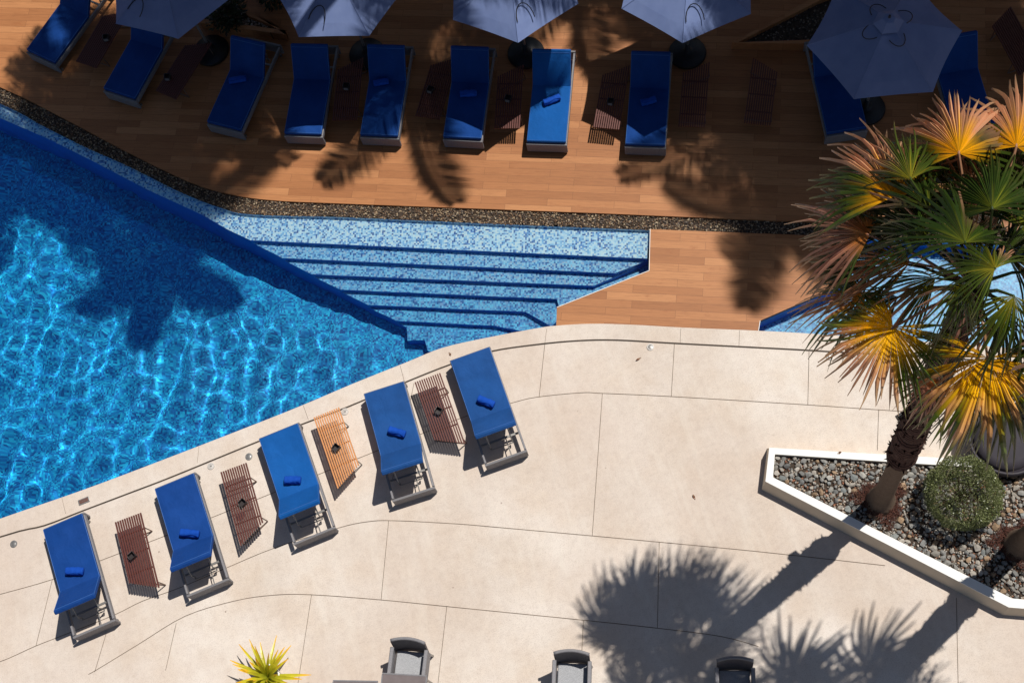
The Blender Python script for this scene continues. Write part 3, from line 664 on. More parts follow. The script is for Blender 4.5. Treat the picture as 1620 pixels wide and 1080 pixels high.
# ------------------------------------------------------------------ sun loungers (local: foot at origin, head towards +y)
LW, LL, SEAT, BL = .70, 1.95, 1.18, .68
def rot_cushion(m, alpha):
    return Matrix.Rotation(alpha, 3, 'X')
def make_lounger(alpha):
    root = empty('sun_lounger')
    hw = LW/2+.018
    m = MB(); th = .04; z0, z1 = .035, .30; zc = (z0+z1)/2
    m.rbox((0, -.012, zc), (2*hw, th, z1-z0), .010); m.build('foot_panel', MT['wicker'], root)
    m = MB(); m.rbox((0, LL-th/2, zc), (2*hw, th, z1-z0), .010); m.build('head_panel', MT['wicker'], root)
    for s in (-1, 1):
        m = MB(); m.rbox((s*(hw-th/2), LL/2-.02, .245), (th-.004, LL-th-.02, .10), .008); m.build('side_rail', MT['wicker'], root)
    for sx in (-1, 1):
        for y in (.06, LL-.08):
            m = MB(); m.lathe([(.0, 0), (.02, 0), (.022, .05), (0, .05)], 10, (sx*(hw-.05), y, 0)); m.build('leg', MT['steel'], root)
    for y, z in ((.25, .27), (.7, .27), (1.14, .27), (1.55, .16)): m = MB(); m.bar((-hw+th, y, z), (hw-th, y, z), .033, .03); m.build('crossbar', MT['steel'], root)
    ca, sa = math.cos(alpha), math.sin(alpha); hinge = Vector((0, SEAT, .325)); u = Vector((0, ca, sa)); nn = Vector((0, -sa, ca))
    m = MB()
    for s in (-1, 1): m.bar(hinge+Vector((s*.29, 0, -.02)), hinge+Vector((s*.29, 0, -.02))+u*BL*.97, .025, .025)
    for f in (.35, .65, .95): m.bar(hinge+u*BL*f+Vector((-.29, 0, -.02)), hinge+u*BL*f+Vector((.29, 0, -.02)), .025, .02)
    m.build('backrest_frame', MT['steel'], root)
    m = MB()
    for s in (-.19, .19):
        a = hinge+u*BL*.6+Vector((s, 0, -.035)); b = Vector((s, LL-.28, .14))
        m.tube([a, a+Vector((0, .03, -.1)), (a+b)/2+Vector((0, .1, -.02)), b+Vector((0, -.04, -.02)), b], .011, 6)
    m.tube([Vector((-.19, LL-.28, .14)), Vector((.19, LL-.28, .14))], .011, 6)
    m.tube([Vector((-.1, 1.5, .16)), Vector((-.1, LL-.06, .20))], .010, 6); m.build('prop', MT['steel'], root)
    # cushion: seat pad and back pad as one continuous mattress with a fold
    m = MB(); t = .07
    m.rbox((0, SEAT/2-.002, .302+t/2), (LW, SEAT-.006, t), .018, None, 3)
    NX, NY = 14, 24; wv = []                                  # softly creased top skin
    for j in range(NY+1):
        for i in range(NX+1):
            fx, fy = i/NX, j/NY; x = (fx-.5)*(LW-.03); y = .012+(SEAT-.028)*fy; ed = min(1, 8*min(fx, 1-fx, fy, 1-fy))
            wv.append((x, y, .302+t-.0015+ed*(.0045+.0028*math.sin(9*y+3*math.sin(4*x))+.002*math.sin(23*x+5*y)*math.sin(6*y)-.004*math.exp(-((y-.9)**2+x*x)*9))))
    m.mi = 0; m.add(wv, [(j*(NX+1)+i, j*(NX+1)+i+1, (j+1)*(NX+1)+i+1, (j+1)*(NX+1)+i) for j in range(NY) for i in range(NX)])
    m.mi = 1; m.tube([(-(LW/2-.012), .018, .302+t+.001), ((LW/2-.012), .018, .302+t+.001)], .004, 5)
    m.tube([(-(LW/2-.012), SEAT-.02, .302+t+.001), ((LW/2-.012), SEAT-.02, .302+t+.001)], .004, 5)
    m.mi = 1
    for s in (-1, 1): m.tube([(s*(LW/2-.004), .01, .302+t-.006), (s*(LW/2-.004), SEAT-.01, .302+t-.006)], .006, 5)
    m.mi = 0
    R = Matrix.Rotation(alpha, 3, 'X')
    c = Vector((0, SEAT, .302+t*.35))+u*(BL/2)+nn*(t*.30); m.rbox(c, (LW, BL, t), .018, R, 3)
    e = Vector((0, SEAT, .302+t*.35))+u*(BL-.055)+nn*(t*.80+.001); m.mi = 1; m.tube([e-Vector((LW/2-.02, 0, 0)), e+Vector((LW/2-.02, 0, 0))], .0045, 5)
    for s in (-1, 1): a_ = Vector((s*(LW/2-.006), SEAT, .302+t*.35))+nn*(t*.78); m.tube([a_+u*.02, a_+u*(BL-.02)], .0045, 5)
    m.build('cushion', [MT['blue'], MT['piping']], root, False)
    cu = root.children[-1]
    cu.data.polygons.foreach_set('use_smooth', [True]*len(cu.data.polygons))
    m = MB()
    return root
LG = 'blue sun loungers round the pool'
LOUNGE = [  # x, y, heading, back angle, label
    (-8.112, 7.694, -1.472, .82, 'blue sun lounger on the concrete, nearest the left picture edge'),
    (-6.126, 7.774, -1.483, .84, 'blue sun lounger on the concrete between the two leftmost dark slatted tables'),
    (-4.221, 8.061, -1.488, .85, 'blue sun lounger on the concrete just left of the orange slatted table'),
    (-2.308, 8.226, -1.571, .81, 'blue sun lounger on the concrete just right of the orange slatted table'),
    (-.746, 8.335, -1.536, .84, 'blue sun lounger at the right end of the concrete row, open paving beside it'),
    (-3.891, 14.172, .961, .95, 'slanted blue lounger on the timber deck lit on its seat, beside the timber curb bed'),
    (-2.512, 13.487, 1.181, .85, 'half shaded blue lounger on the deck, straight one right of the slanted loungers'),
    (-1.174, 12.96, 1.173, .90, 'blue deck lounger with a hardly visible dark towel near its fold'),
    (.259, 12.382, 1.163, .95, 'blue deck lounger with a shaded towel and sunlit foot, between two dark tables'),
    (1.674, 11.78, 1.187, .80, 'sunlit blue lounger with a bright tilted towel on the deck, bare boards to its right'),
    (3.312, 11.112, 1.178, .86, 'rightmost blue lounger of the straight deck row, with a dim tilted towel'),
]
proto = make_lounger(.85)
first = True
placed = []
def head_from(foot, head): return math.atan2(head.y-foot.y, head.x-foot.x)
f9 = (G(1307, 213, .37)+G(1373, 200, .37))/2; h9 = (G(1278, 85, .37)+G(1340, 70, .37))/2
th9 = head_from(G(1307, 213, .37), G(1278, 85, .37))
f1 = (G(39.5, 77, .37)+G(88, 101, .37))/2; th1 = head_from(G(39.5, 77, .37), G(97, -1, .37))
f2 = (G(163, 139, .37)+G(213, 157, .37))/2; th2 = head_from(G(163, 139, .37), G(213, 50, .37))
p10 = G(1545, 100, .37); th10 = th9+.02; f10 = p10+Vector((math.cos(th10), math.sin(th10), 0))*(-1.25)-Vector((-math.sin(th10), math.cos(th10), 0))*(-.35)
LOUNGE += [(f1.x, f1.y, th1, .8, 'slanted blue lounger on the deck at the top left picture corner'),
           (f2.x, f2.y, th2, .8, 'slanted blue lounger half hidden under the leftmost parasol'),
           (f9.x, f9.y, th9, .8, 'dark shaded blue lounger reaching out from the left side of the rightmost parasol'),
           (f10.x, f10.y, th10, .8, 'dark shaded blue lounger to the right of the rightmost parasol, above the palm')]
for i, (x, y, th, al, lab) in enumerate(LOUNGE):
    o = proto if i == 0 else copy_tree(proto)
    o.location = (x, y, 0); o.rotation_euler = (0, 0, th-PI/2); tag(o, lab, 'sun lounger', LG)
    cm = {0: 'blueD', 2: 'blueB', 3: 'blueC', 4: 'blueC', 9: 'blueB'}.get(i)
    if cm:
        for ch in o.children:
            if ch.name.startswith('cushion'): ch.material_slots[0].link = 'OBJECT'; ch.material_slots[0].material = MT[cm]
# rolled towels
def make_towel(sd=0):
    tr = random.Random(sd); w1, w2 = tr.uniform(0, 6), tr.uniform(.03, .09)
    m = MB(); N = 26; nr = 18; L = tr.uniform(.27, .34)
    for k in range(nr+1):
        f = k/nr; x = -L/2+L*f; sq = 1-.10*abs(math.sin(f*9))-(.12 if k in (0, nr) else 0)
        for j in range(N):
            a = 2*PI*j/N; R = .060*sq*(1+w2*math.sin(3*a+f*4+w1)+.03*math.sin(7*a+9*f)); m.v.append((x, R*math.cos(a)*1.15, max(.0, .052+R*math.sin(a)*.86)))
    for k in range(nr):
        for j in range(N): m.f.append((k*N+j, k*N+(j+1) % N, (k+1)*N+(j+1) % N, (k+1)*N+j)); m.m.append(0)
    for e, k in ((-1, 0), (1, nr)):
        c = len(m.v); m.v.append((e*(L/2+.004), 0, .05))
        for j in range(N):
            q = (k*N+j, k*N+(j+1) % N, c); m.f.append(q if e > 0 else q[::-1]); m.m.append(0)
    # outer flap edge and a tucked corner
    vs = []
    for i in range(9):
        x = -L/2+.01+(L-.02)*i/8; vs += [(x, -.066, .045+.006*math.sin(i)), (x, -.045-.012*math.sin(i*.9), .100)]
    m.add(vs, [(2*i, 2*i+2, 2*i+3, 2*i+1) for i in range(8)])
    return m
tw0 = None
TG = 'rolled blue towels on the loungers'
TOW = [(118, 903, -.05, 'rolled blue towel lying straight on the leftmost lounger of the concrete row'), (300, 843, -.08, 'rolled blue towel on the second lounger of the concrete row from the left'),
       (463, 759, -.02, 'rolled blue towel on the lounger left of the orange table'), (628, 683, -.30, 'tilted rolled blue towel on the lounger right of the orange table'), (769, 635, -.42, 'most tilted rolled blue towel, on the rightmost lounger of the concrete row'),
       (376, 126, .1, 'rolled blue towel on the slanted sunlit lounger of the timber deck'), (741, 148, 0, 'dim rolled blue towel on the deck lounger with the sunlit foot'), (873, 158, .35, 'bright rolled blue towel tilted up on the sunlit deck lounger'), (1026, 160, .25, 'dim tilted rolled towel on the rightmost lounger of the straight deck row'),
       (603, 130, .1, 'hardly visible dark rolled towel on the deck lounger near its fold')]
for i, (px, py, an, lab) in enumerate(TOW):
    o = make_towel(i).build('rolled_towel', MT['towel'], None, True)
    p = G(px, py, .425); o.location = (p.x, p.y, .374); o.rotation_euler = (0, 0, base_ang+an); tag(o, lab, 'towel', TG)

# ------------------------------------------------------------------ slatted side tables (local: +y towards the slanted end)
TW = .44; TH = .35
def make_table(mir, mat, name='slatted_table'):
    root = empty(name); m = MB(); ns = 12; La, Lb = 1.33, 1.09
    for k in range(ns):
        f = k/(ns-1); x = (-TW/2+TW*f); L = Lb+(La-Lb)*f; m.box((x*mir, L/2, TH-.016), (.0235, L, .030))
    m.build('slatted_top', mat, root)
    for y in (.27, .62, .95): m = MB(); m.bar((-TW/2, y, TH-.045), (TW/2, y, TH-.045), .02, .022); m.build('crossbar', mat, root)
    for y0, y1 in ((.26, .26), (Lb-.10, La-.10)):
        m = MB(); a, b = Vector((-TW/2*mir, y0, TH-.05)), Vector((TW/2*mir, y1, TH-.05)); e = 0.0
        af, bf = Vector((a.x-mir*.02, a.y+e, .015)), Vector((b.x+mir*.02, b.y+e, .015))
        m.tube([a, af], .0105, 6); m.tube([b, bf], .0105, 6); m.tube([af, bf], .0105, 6); m.build('leg', MT['steel'] if mat is MT['slat_orange'] else MT['legbrown'], root)
    return root
MT['legbrown'] = varied('brown_steel', (.20, .13, .10), .2, 10, .5, metal=.2)
ptab = {(1, 0): make_table(1, MT['slat_dark']), (-1, 0): make_table(-1, MT['slat_dark']), (1, 1): make_table(1, MT['slat_orange'])}
used = set()
SG = 'slatted side tables between the loungers'
TAB = [  # square-end centre px, slanted-end centre px, mirror, orange?, label
    ((202, 818), (228, 925), -1, 0, 'dark slatted table on the concrete, leftmost of the four, between loungers'),
    ((369, 739), (399, 848), 1, 0, 'mahogany slatted table on the concrete between the second and third lounger'),
    ((516, 652), (552, 757), 1, 1, 'orange slatted table on the concrete, the only light coloured one'),
    ((676, 597), (712, 700), -1, 0, 'dark slatted table on the concrete, left of the rightmost lounger'),
    ((676, 186), (705, 90), 1, 0, 'dark slatted table on the deck left of the lounger with the sunlit foot'),
    ((802, 203), (808, 108), 1, 0, 'almost black slatted table on the deck between two loungers under the third parasol'),
    ((959, 203), (976, 104), 1, 0, 'mahogany slatted table on the deck half in sun, striped shadow below it'),
    ((1094, 200), (1103, 92), 1, 0, 'nearly black slatted table on the deck right of the straight lounger row'),
    ((1198, 196), (1212, 92), -1, 0, 'reddish slatted table standing free on the deck below the dark timber curb'),
    ((545, 190), (555, 95), 1, 0, 'black shaded slatted table on the deck between the two loungers right of the curb bed'),
    ((136, 102), (178, 30), 1, 0, 'reddish slatted table between the two slanted loungers at the top left'),
    ((262, 150), (320, 60), 1, 0, 'black slatted table in deep shade beside the lounger under the leftmost parasol'),
    ((1632, 112), (1575, 8), 1, 0, 'dark slatted table at the top right picture corner'),
]
tabs = []
for i, (a, b, mir, org, lab) in enumerate(TAB):
    key = (mir, org) if (mir, org) in ptab else (mir, 0)
    src = ptab[key]
    if key in used: o = copy_tree(src)
    else: o = src; used.add(key)
    A, B = G(*a, TH), G(*b, TH); th = math.atan2(B.y-A.y, B.x-A.x)
    o.location = (A.x, A.y, 0); o.rotation_euler = (0, 0, th-PI/2); tag(o, lab, 'side table', SG); tabs.append((o, A, th))
# small open-topped holders on the tables
def make_holder():
    root = empty('napkin_holder'); m = MB(); s = .055; h = .085; t = .006
    for a in range(4):
        R = Matrix.Rotation(a*PI/2, 3, 'Z'); m.box(R @ Vector((s-t/2, 0, h/2)), (t, 2*s-2*t if a % 2 else 2*s, h), R)
    m.box((0, 0, .004), (2*s-.014, 2*s-.014, .008)); m.build('box', varied('dark_holder', (.035, .028, .028), .3, 30, .4), root)
    m = MB(); m.box((.012, s+.0045, h*.5), (.08, .004, h*.8)); m.box((-s-.0045, 0, h*.5), (.004, .08, h*.8)); m.build('face', varied('grey_face', (.22, .20, .20), .2, 30, .5), root)
    return root
hp = None
HG = 'small dark holders on the slatted tables'
HOLD = [(209, 879, 'on the leftmost table of the concrete'), (384, 795, 'on the mahogany table between the second and third concrete lounger'), (532, 708, 'on the orange table'), (694, 650, 'on the slatted table left of the rightmost concrete lounger'),
        (681, 142, 'on the deck table left of the lounger with sunlit foot'), (804, 156, 'on the almost black deck table under the third parasol'), (966, 161, 'on the half sunlit deck table'), (548, 137, 'on the black deck table right of the curb bed'), (265, 122, 'on the black table beside the lounger under the leftmost parasol'), (168, 60, 'on the reddish table at the top left')]
for i, (px, py, lab) in enumerate(HOLD):
    if i == 0: hp = make_holder(); o = hp
    else: o = copy_tree(hp)
    p = G(px, py, TH+.04); o.location = (p.x, p.y, TH); o.rotation_euler = (0, 0, base_ang+.75+.1*i); tag(o, 'small open square holder standing '+lab, 'holder', HG)

# ------------------------------------------------------------------ parasols
def make_umbrella():
    root = empty('parasol'); R, zr, za = 1.243, 2.25, 2.75
    vs, fs = [], []; rings = [.10, .3, .55, .8, 1.0]; nseg = 6; sub = 6
    m = MB()
    for g in range(6):
        a0, a1 = g*PI/3, (g+1)*PI/3; A, B = Vector((math.cos(a0), math.sin(a0), 0)), Vector((math.cos(a1), math.sin(a1), 0)); vs = []
        for rr in rings:
            for k in range(sub+1):
                f = k/sub; p = A.lerp(B, f)*R*rr; sag = .035*math.sin(PI*f)*rr; z = za-(za-zr)*rr**1.12-sag; vs.append((p.x*(1-.03*math.sin(PI*f)*(rr == 1)), p.y*(1-.03*math.sin(PI*f)*(rr == 1)), z))
        n = sub+1; m.add(vs, [(i*n+k, (i+1)*n+k, (i+1)*n+k+1, i*n+k+1) for i in range(len(rings)-1) for k in range(sub)])
    o = m.build('canopy', MT['canvas'], root); sd = o.modifiers.new('solid', 'SOLIDIFY'); sd.thickness = .006
    m = MB()
    for g in range(6):
        a = g*PI/3; m.tube([(math.cos(a)*R*rr, math.sin(a)*R*rr, za-(za-zr)*rr**1.12+.006) for rr in (.12, .4, .7, 1.0)], .007, 5)
    m.build('seam', MT['canvas'], root)
    m = MB(); pr = [(0.0, za+.09), (.10, za+.06), (.24, za-.045)]
    m.lathe(pr, 6); o = m.build('vent_cap', MT['canvas'], root); o.modifiers.new('solid', 'SOLIDIFY').thickness = .005
    m = MB(); m.lathe([(0, za+.15), (.018, za+.14), (.022, za+.09), (.0, za+.08)], 10); m.build('finial', MT['darkmetal'], root)
    m = MB()
    for k in range(4):
        a = k*PI/2+.4
        pts = [(math.cos(a+q)*(.30+.14*math.sin(PI*(q+.45)/.9)), math.sin(a+q)*(.30+.14*math.sin(PI*(q+.45)/.9)), za-.10-.03*math.sin(PI*(q+.45)/.9)+.0) for q in [-.45+.1*j for j in range(10)]]
        m.tube(pts, .008, 5)
    m.build('tie_strap', MT['darkmetal'], root)
    m = MB(); aa = -1.9; ca_, sa_ = math.cos(aa), math.sin(aa); pts = []
    for q in range(11):
        f = q/10; rr = .92-.26*math.sin(PI*f); lat = .15*math.cos(PI*f); x, y = ca_*rr-sa_*lat, sa_*rr+ca_*lat
        pts.append((x, y, za-(za-zr)*(math.hypot(x, y)/R)**1.12+.012))
    m.tube(pts, .009, 5); m.build('pull_cord', MT['darkmetal'], root)
    for g in range(6):
        a = g*PI/3; m = MB(); c, s = math.cos(a), math.sin(a)
        m.bar((.03*c, .03*s, za-.05), (R*.97*c, R*.97*s, zr-.015), .022, .018); m.bar((.03*c, .03*s, za-.55), (R*.55*c, R*.55*s, zr+.20), .018, .014); m.build('rib', MT['steel'], root)
    m = MB(); m.tube([(0, 0, .1), (0, 0, za+.09)], .024, 14); m.lathe([(.045, za-.60), (.045, za-.5), (.024, za-.48)], 12); m.build('pole', MT['steel'], root)
    m = MB(); m.lathe([(0, .0), (.34, .0), (.35, .03), (.33, .075), (.12, .10), (.05, .13), (.045, .32), (0, .32)], 36); m.build('base', MT['darkmetal'], root, True)
    return root
UG = 'hexagonal parasols over the deck loungers'
UM = [(7.275, 10.64, -.25, 'large shaded parasol at the right, the only one showing its top'), (-3.834, 16.122, 5.669, 'leftmost parasol at the top picture edge with dappled light'),
      (-.965, 14.956, 5.942, 'parasol at the top edge right of the timber curb bed'), (1.893, 13.901, .309, 'middle parasol of five, at the top picture edge'), (4.702, 12.843, .109, 'parasol at the top edge, nearest left of the large shaded one')]
for i, (x, y, ph, lab) in enumerate(UM):
    if i == 0: up_ = make_umbrella(); o = up_
    else: o = copy_tree(up_)
    o.location = (x, y, 0); o.rotation_euler = (0, 0, ph); tag(o, lab, 'parasol', UG)

for ch in list(up_.children):
    if ch.name.startswith('pull_cord'): bpy.data.objects.remove(ch)

# ------------------------------------------------------------------ timber curb beds on the deck
def curb_bed(name, pts, wd, h, lab, gravel_n, seed):
    root = empty(name, (0, 0, 0)); tag(root, lab, 'planting bed', 'timber curb beds on the deck')
    inn = grow(pts, -wd); n = len(pts); m = MB()
    for i in range(n):
        k = (i+1) % n; P, Q, p, q = pts[i], pts[k], inn[i], inn[k]
        m.add([(*P, 0), (*Q, 0), (*Q, h), (*P, h), (*p, 0), (*q, 0), (*q, h), (*p, h)], [(0, 1, 2, 3), (5, 4, 7, 6), (3, 2, 6, 7), (1, 5, 6, 2), (4, 0, 3, 7)])
    m.build('curb', MT['wood'], root)
    r = random.Random(seed)
    m = MB(); m.prism(inn, .004, h*.5); m.build('soil', MT['soil'], root)
    sp = [(x, y, h*.5+r.uniform(0, .02), r.uniform(.012, .028)) for x, y in scatter(inn, gravel_n, r)]; gpal = [(.35, .28, .2), (.5, .42, .34), (.2, .14, .1), (.6, .55, .5)] if seed == 1 else [(.06, .045, .035), (.10, .08, .06), (.04, .03, .025), (.22, .18, .14)]  # second bed: its shade is put into the darker stone colours
    tag(stones('gravel', sp, gpal, r, ICO1, MT['stone'], parent=root), kind='stuff')
    return root
CH = .22
bedA = [XY(G(x, y, CH)) for x, y in ((316, 36), (452, 55), (398, 20), (330, -60), (300, -60))]
curb_bed('curb_bed', bedA, .10, CH, 'triangular timber curb bed with gravel and a dark shrub by the slanted lounger', 900, 1)
bedB = [XY(G(x, y, CH)) for x, y in ((1158, 68), (1300, 70), (1420, -40), (1290, -5))]
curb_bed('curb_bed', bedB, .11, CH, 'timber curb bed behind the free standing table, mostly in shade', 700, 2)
def leafy(name, c, rad, h, n, pal, seed, lab, cat='shrub', ls=.09):
    root = empty(name, c); tag(root, lab, cat); r = random.Random(seed); vs, fs, cs = [], [], []
    for k in range(n):
        u = Vector((r.gauss(0, 1), r.gauss(0, 1), r.gauss(0, 1))).normalized(); q = r.random()**.5; cl = 1+.35*math.sin(5*u.x+seed)*math.sin(4*u.y)
        p = Vector((u.x*rad*q*cl, u.y*rad*q*cl, h*.5+u.z*h*.5*q)); d = (u+Vector((r.gauss(0, .5), r.gauss(0, .5), r.gauss(0, .4)))).normalized(); s_ = d.cross(Vector((r.gauss(0, 1), r.gauss(0, 1), 1))).normalized()
        L = ls*r.uniform(.7, 1.4); b = len(vs); vs += [p, p+d*L*.5+s_*L*.22, p+d*L, p+d*L*.5-s_*L*.22]; fs.append((b, b+1, b+2, b+3)); cc = r.choice(pal); cs += [cc]*4
    me = bpy.data.meshes.new('foliage'); me.from_pydata([tuple(v) for v in vs], [], fs); color_mesh(me, cs); link('foliage', me, MT['leaf'], root)
    m = MB()
    for k in range(9):
        a = r.uniform(0, 2*PI); m.tube([(0, 0, 0), (math.cos(a)*rad*.4, math.sin(a)*rad*.4, h*.6)], [.015, .005], 5)
    m.build('stems', MT['fibre'], root); return root
pA = G(358, 22, .4); leafy('dark_shrub', (pA.x, pA.y, .11), .34, .5, 900, [(.02, .035, .012), (.03, .045, .015), (.04, .03, .02)], 4, 'dark leafy shrub in the triangular timber curb bed')
pB = G(425, -22, .5); leafy('dark_shrub', (pB.x, pB.y, .0), .35, .7, 600, [(.02, .035, .012), (.03, .045, .015), (.04, .03, .02)], 6, 'dark shrub at the top picture edge right of the curb bed')

# ------------------------------------------------------------------ lights, drains and covers let into the paving
MT['palegrey'] = varied('pale_grey_plastic', (.50, .47, .44), .1, 20, .5)
def disc(px, py, rad, kind, lab, cat):
    p = G(px, py); root = empty('drain_cover' if cat == 'drain cover' else 'ground_light', (p.x, p.y, 0)); tag(root, lab, cat)
    m = MB(); m.lathe([(rad, .0), (rad, .012), (rad*.62, .014), (rad*.60, .008)], 28); m.build('rim', MT['palegrey'] if kind else MT['steel'], root, False)
    m = MB(); m.lathe([(rad*.6, .007), (rad*.35, .011), (0, .012)], 20); m.build('cover', MT['steel'] if kind != 2 else MT['palegrey'], root)
    if kind == 2:
        m = MB(); m.lathe([(rad*.25, .012), (rad*.2, .018), (0, .018)], 12); m.build('boss', MT['steel'], root)
disc(1029, 549, .062, 1, 'round white rimmed ground light just below the channel, near the timber bridge', 'ground light')
disc(546, 651, .062, 2, 'round pale cover in the concrete beside the orange table', 'ground light')
disc(334, 737, .062, 2, 'round pale cover in the concrete left of the mahogany table', 'ground light')
disc(394, 722, .062, 0, 'round grey drain cover between the mahogany table and the third lounger', 'drain cover')
disc(22, 860, .062, 0, 'round grey drain cover at the far left of the concrete', 'drain cover')
disc(1313, 564, .062, 1, 'round white rimmed ground light half under the palm leaves', 'ground light')
p = G(133, 792); sk = empty('wall_socket_cover', (p.x, p.y, 0), math.atan2((G(143, 788)-G(123, 796)).y, (G(143, 788)-G(123, 796)).x)); tag(sk, 'small brown rectangular cover in the pool coping above the leftmost lounger', 'cover')
m = MB(); m.rbox((0, 0, .006), (.20, .10, .016), .004); m.build('frame', MT['steel'], sk)
m = MB(); m.box((0, 0, .0155), (.16, .065, .004)); m.build('plate', varied('brown_plate', (.13, .06, .045), .2, 10, .6), sk)
m = MB()
for k in (-.025, 0, .025): m.lathe([(.006, .0175), (.005, .021), (0, .021)], 8, (k, 0, 0))
m.build('screw', MT['steel'], sk)

# ------------------------------------------------------------------ wicker armchairs and cafe tables
def make_chair():    # back at +y, faces -y
    root = empty('wicker_armchair'); W, D = .58, .58
    m = MB(); m.rbox((0, 0, .40), (W-.12, D-.04, .06), .015, None, 2); m.build('seat', MT['wicker2'], root)
    m = MB(); vs = []
    N = 10
    for k in range(N+1):
        f = k/N; x = (f-.5)*(W-.05); cv = .05*(1-(2*f-1)**2)
        vs += [(x, D/2-.05+cv, .30), (x*1.02, D/2+.05+cv, .82), (x*1.02, D/2+.095+cv, .82), (x, D/2-.005+cv, .30)]
    fs = []
    for k in range(N):
        a = 4*k; b = a+4; fs += [(a, a+1, b+1, b)[::-1], (a+1, a+2, b+2, b+1)[::-1], (a+2, a+3, b+3, b+2)[::-1]]
    fs += [(0, 1, 2, 3), (4*N+3, 4*N+2, 4*N+1, 4*N)]; m.add(vs, fs); m.build('backrest', MT['wickerdark'], root)
    m = MB(); m.tube([(v[0], v[1]+.022, v[2]+.004) for v in vs[1::4]], .026, 8); m.build('top_rail', MT['wicker'], root, True)
    for s in (-1, 1):
        m = MB(); m.rbox((s*(W/2-.02), -.01, .635), (.062, D+.02, .035), .012); m.rbox((s*(W/2-.02), 0, .45), (.03, D-.02, .34), .008); m.build('armrest', MT['wicker'], root)
    for sx in (-1, 1):
        for sy in (-1, 1):
            m = MB(); m.tube([(sx*(W/2-.03), sy*(D/2-.03), .29), (sx*(W/2-.02), sy*(D/2-.01), 0)], [.022, .018], 8); m.build('leg', MT['steel'], root)
    return root
MT['wicker2'] = mat_wicker('light_grey_weave', (.50, .51, .54), 90)
CG = 'grey wicker armchairs along the bottom of the picture'
pc = None
for i, (px, py, rot, lab) in enumerate(((645, 1014, -.10, 'grey wicker armchair at the bottom edge, leftmost, pushed up to a square table'), (904, 1033, -.05, 'grey wicker armchair at the bottom edge in the middle, cut by the picture edge'), (1163, 1044, -.02, 'grey wicker armchair at the bottom edge, rightmost, beside the palm shadow'))):
    if i == 0: pc = make_chair(); o = pc
    else: o = copy_tree(pc)
    p = G(px, py, .82); ang = base_ang+rot; bk = Vector((-math.sin(ang), math.cos(ang), 0))
    o.location = Vector((p.x, p.y, 0))-bk*.37; o.rotation_euler = (0, 0, ang); tag(o, lab, 'armchair', CG)
def make_cafe():
    root = empty('square_table'); m = MB(); m.rbox((0, 0, .715), (.68, .68, .03), .006); m.build('tabletop', varied('taupe_top', (.15, .12, .12), .15, 6, .45), root)
    m = MB()
    for sx, sy, L, W in ((0, 1, .70, .02), (0, -1, .70, .02), (1, 0, .02, .66), (-1, 0, .02, .66)): m.box((sx*.346, sy*.346, .716), (L if sy else W*1, .02 if sy else W*1, .036) if sy else (.02, .66, .036))
    m.build('rim', MT['wicker'], root)
    for sx in (-1, 1):
        for sy in (-1, 1): m = MB(); m.tube([(sx*.31, sy*.31, .70), (sx*.31, sy*.31, 0)], .02, 8); m.build('leg', MT['steel'], root)
    return root
ct = make_cafe()
for i, (px, py, rot, lab) in enumerate(((640, 1066, -.07, 'square taupe table at the bottom edge in front of the leftmost armchair'), (562, 1076, -.03, 'square table at the bottom edge left of the leftmost armchair, barely showing'))):
    o = ct if i == 0 else copy_tree(ct)
    p = G(px, py, .73); ang = base_ang+rot; o.location = Vector((p.x, p.y, 0))-Vector((-math.sin(ang), math.cos(ang), 0))*.35; o.rotation_euler = (0, 0, ang); tag(o, lab, 'table', 'square cafe tables at the bottom edge')

# ------------------------------------------------------------------ potted bromeliad at the bottom edge
pp = G(418, 1068, .55); br = empty('potted_bromeliad', (pp.x, pp.y, 0)); tag(br, 'yellow green strap leaved plant in a white pot at the bottom edge', 'potted plant')
m = MB(); m.lathe([(0, .0), (.15, .0), (.20, .40), (.18, .40), (.17, .34), (0, .33)], 28); m.build('pot', MT['white'], br, True)
r = random.Random(14); vs, fs, cs = [], [], []
for k in range(48):
    a = 2*PI*k*.382+r.uniform(-.3, .3); el = .2+1.15*(k/48); L = r.uniform(.42, .72); wd = r.uniform(.026, .038); b = len(vs); d = Vector((math.cos(a), math.sin(a), 0)); s_ = Vector((-d.y, d.x, 0))
    for j in range(8):
        t = j/7; p = d*(L*t*math.cos(el)*(1+.1*t)) + Vector((0, 0, .36+L*(t*math.sin(el)-.35*t*t*math.cos(el)))); ww = wd*(1-t**3*.85)
        c = [(.30, .34, .02), (.72, .60, .03), (.80, .45, .02)]; kk = r.uniform(.85, 1.15); cc = tuple((c[0][q]*(1-t)+c[1][q]*t)*kk if t < .8 else c[2][q]*kk for q in range(3))
        vs += [p-s_*ww, p+Vector((0, 0, -ww*.35)), p+s_*ww]; cs += [cc]*3
    for j in range(7): o_ = b+3*j; fs += [(o_, o_+1, o_+4, o_+3), (o_+1, o_+2, o_+5, o_+4)]
me = bpy.data.meshes.new('leaves'); me.from_pydata([tuple(v) for v in vs], [], fs); color_mesh(me, cs); link('leaves', me, MT['leaf'], br)

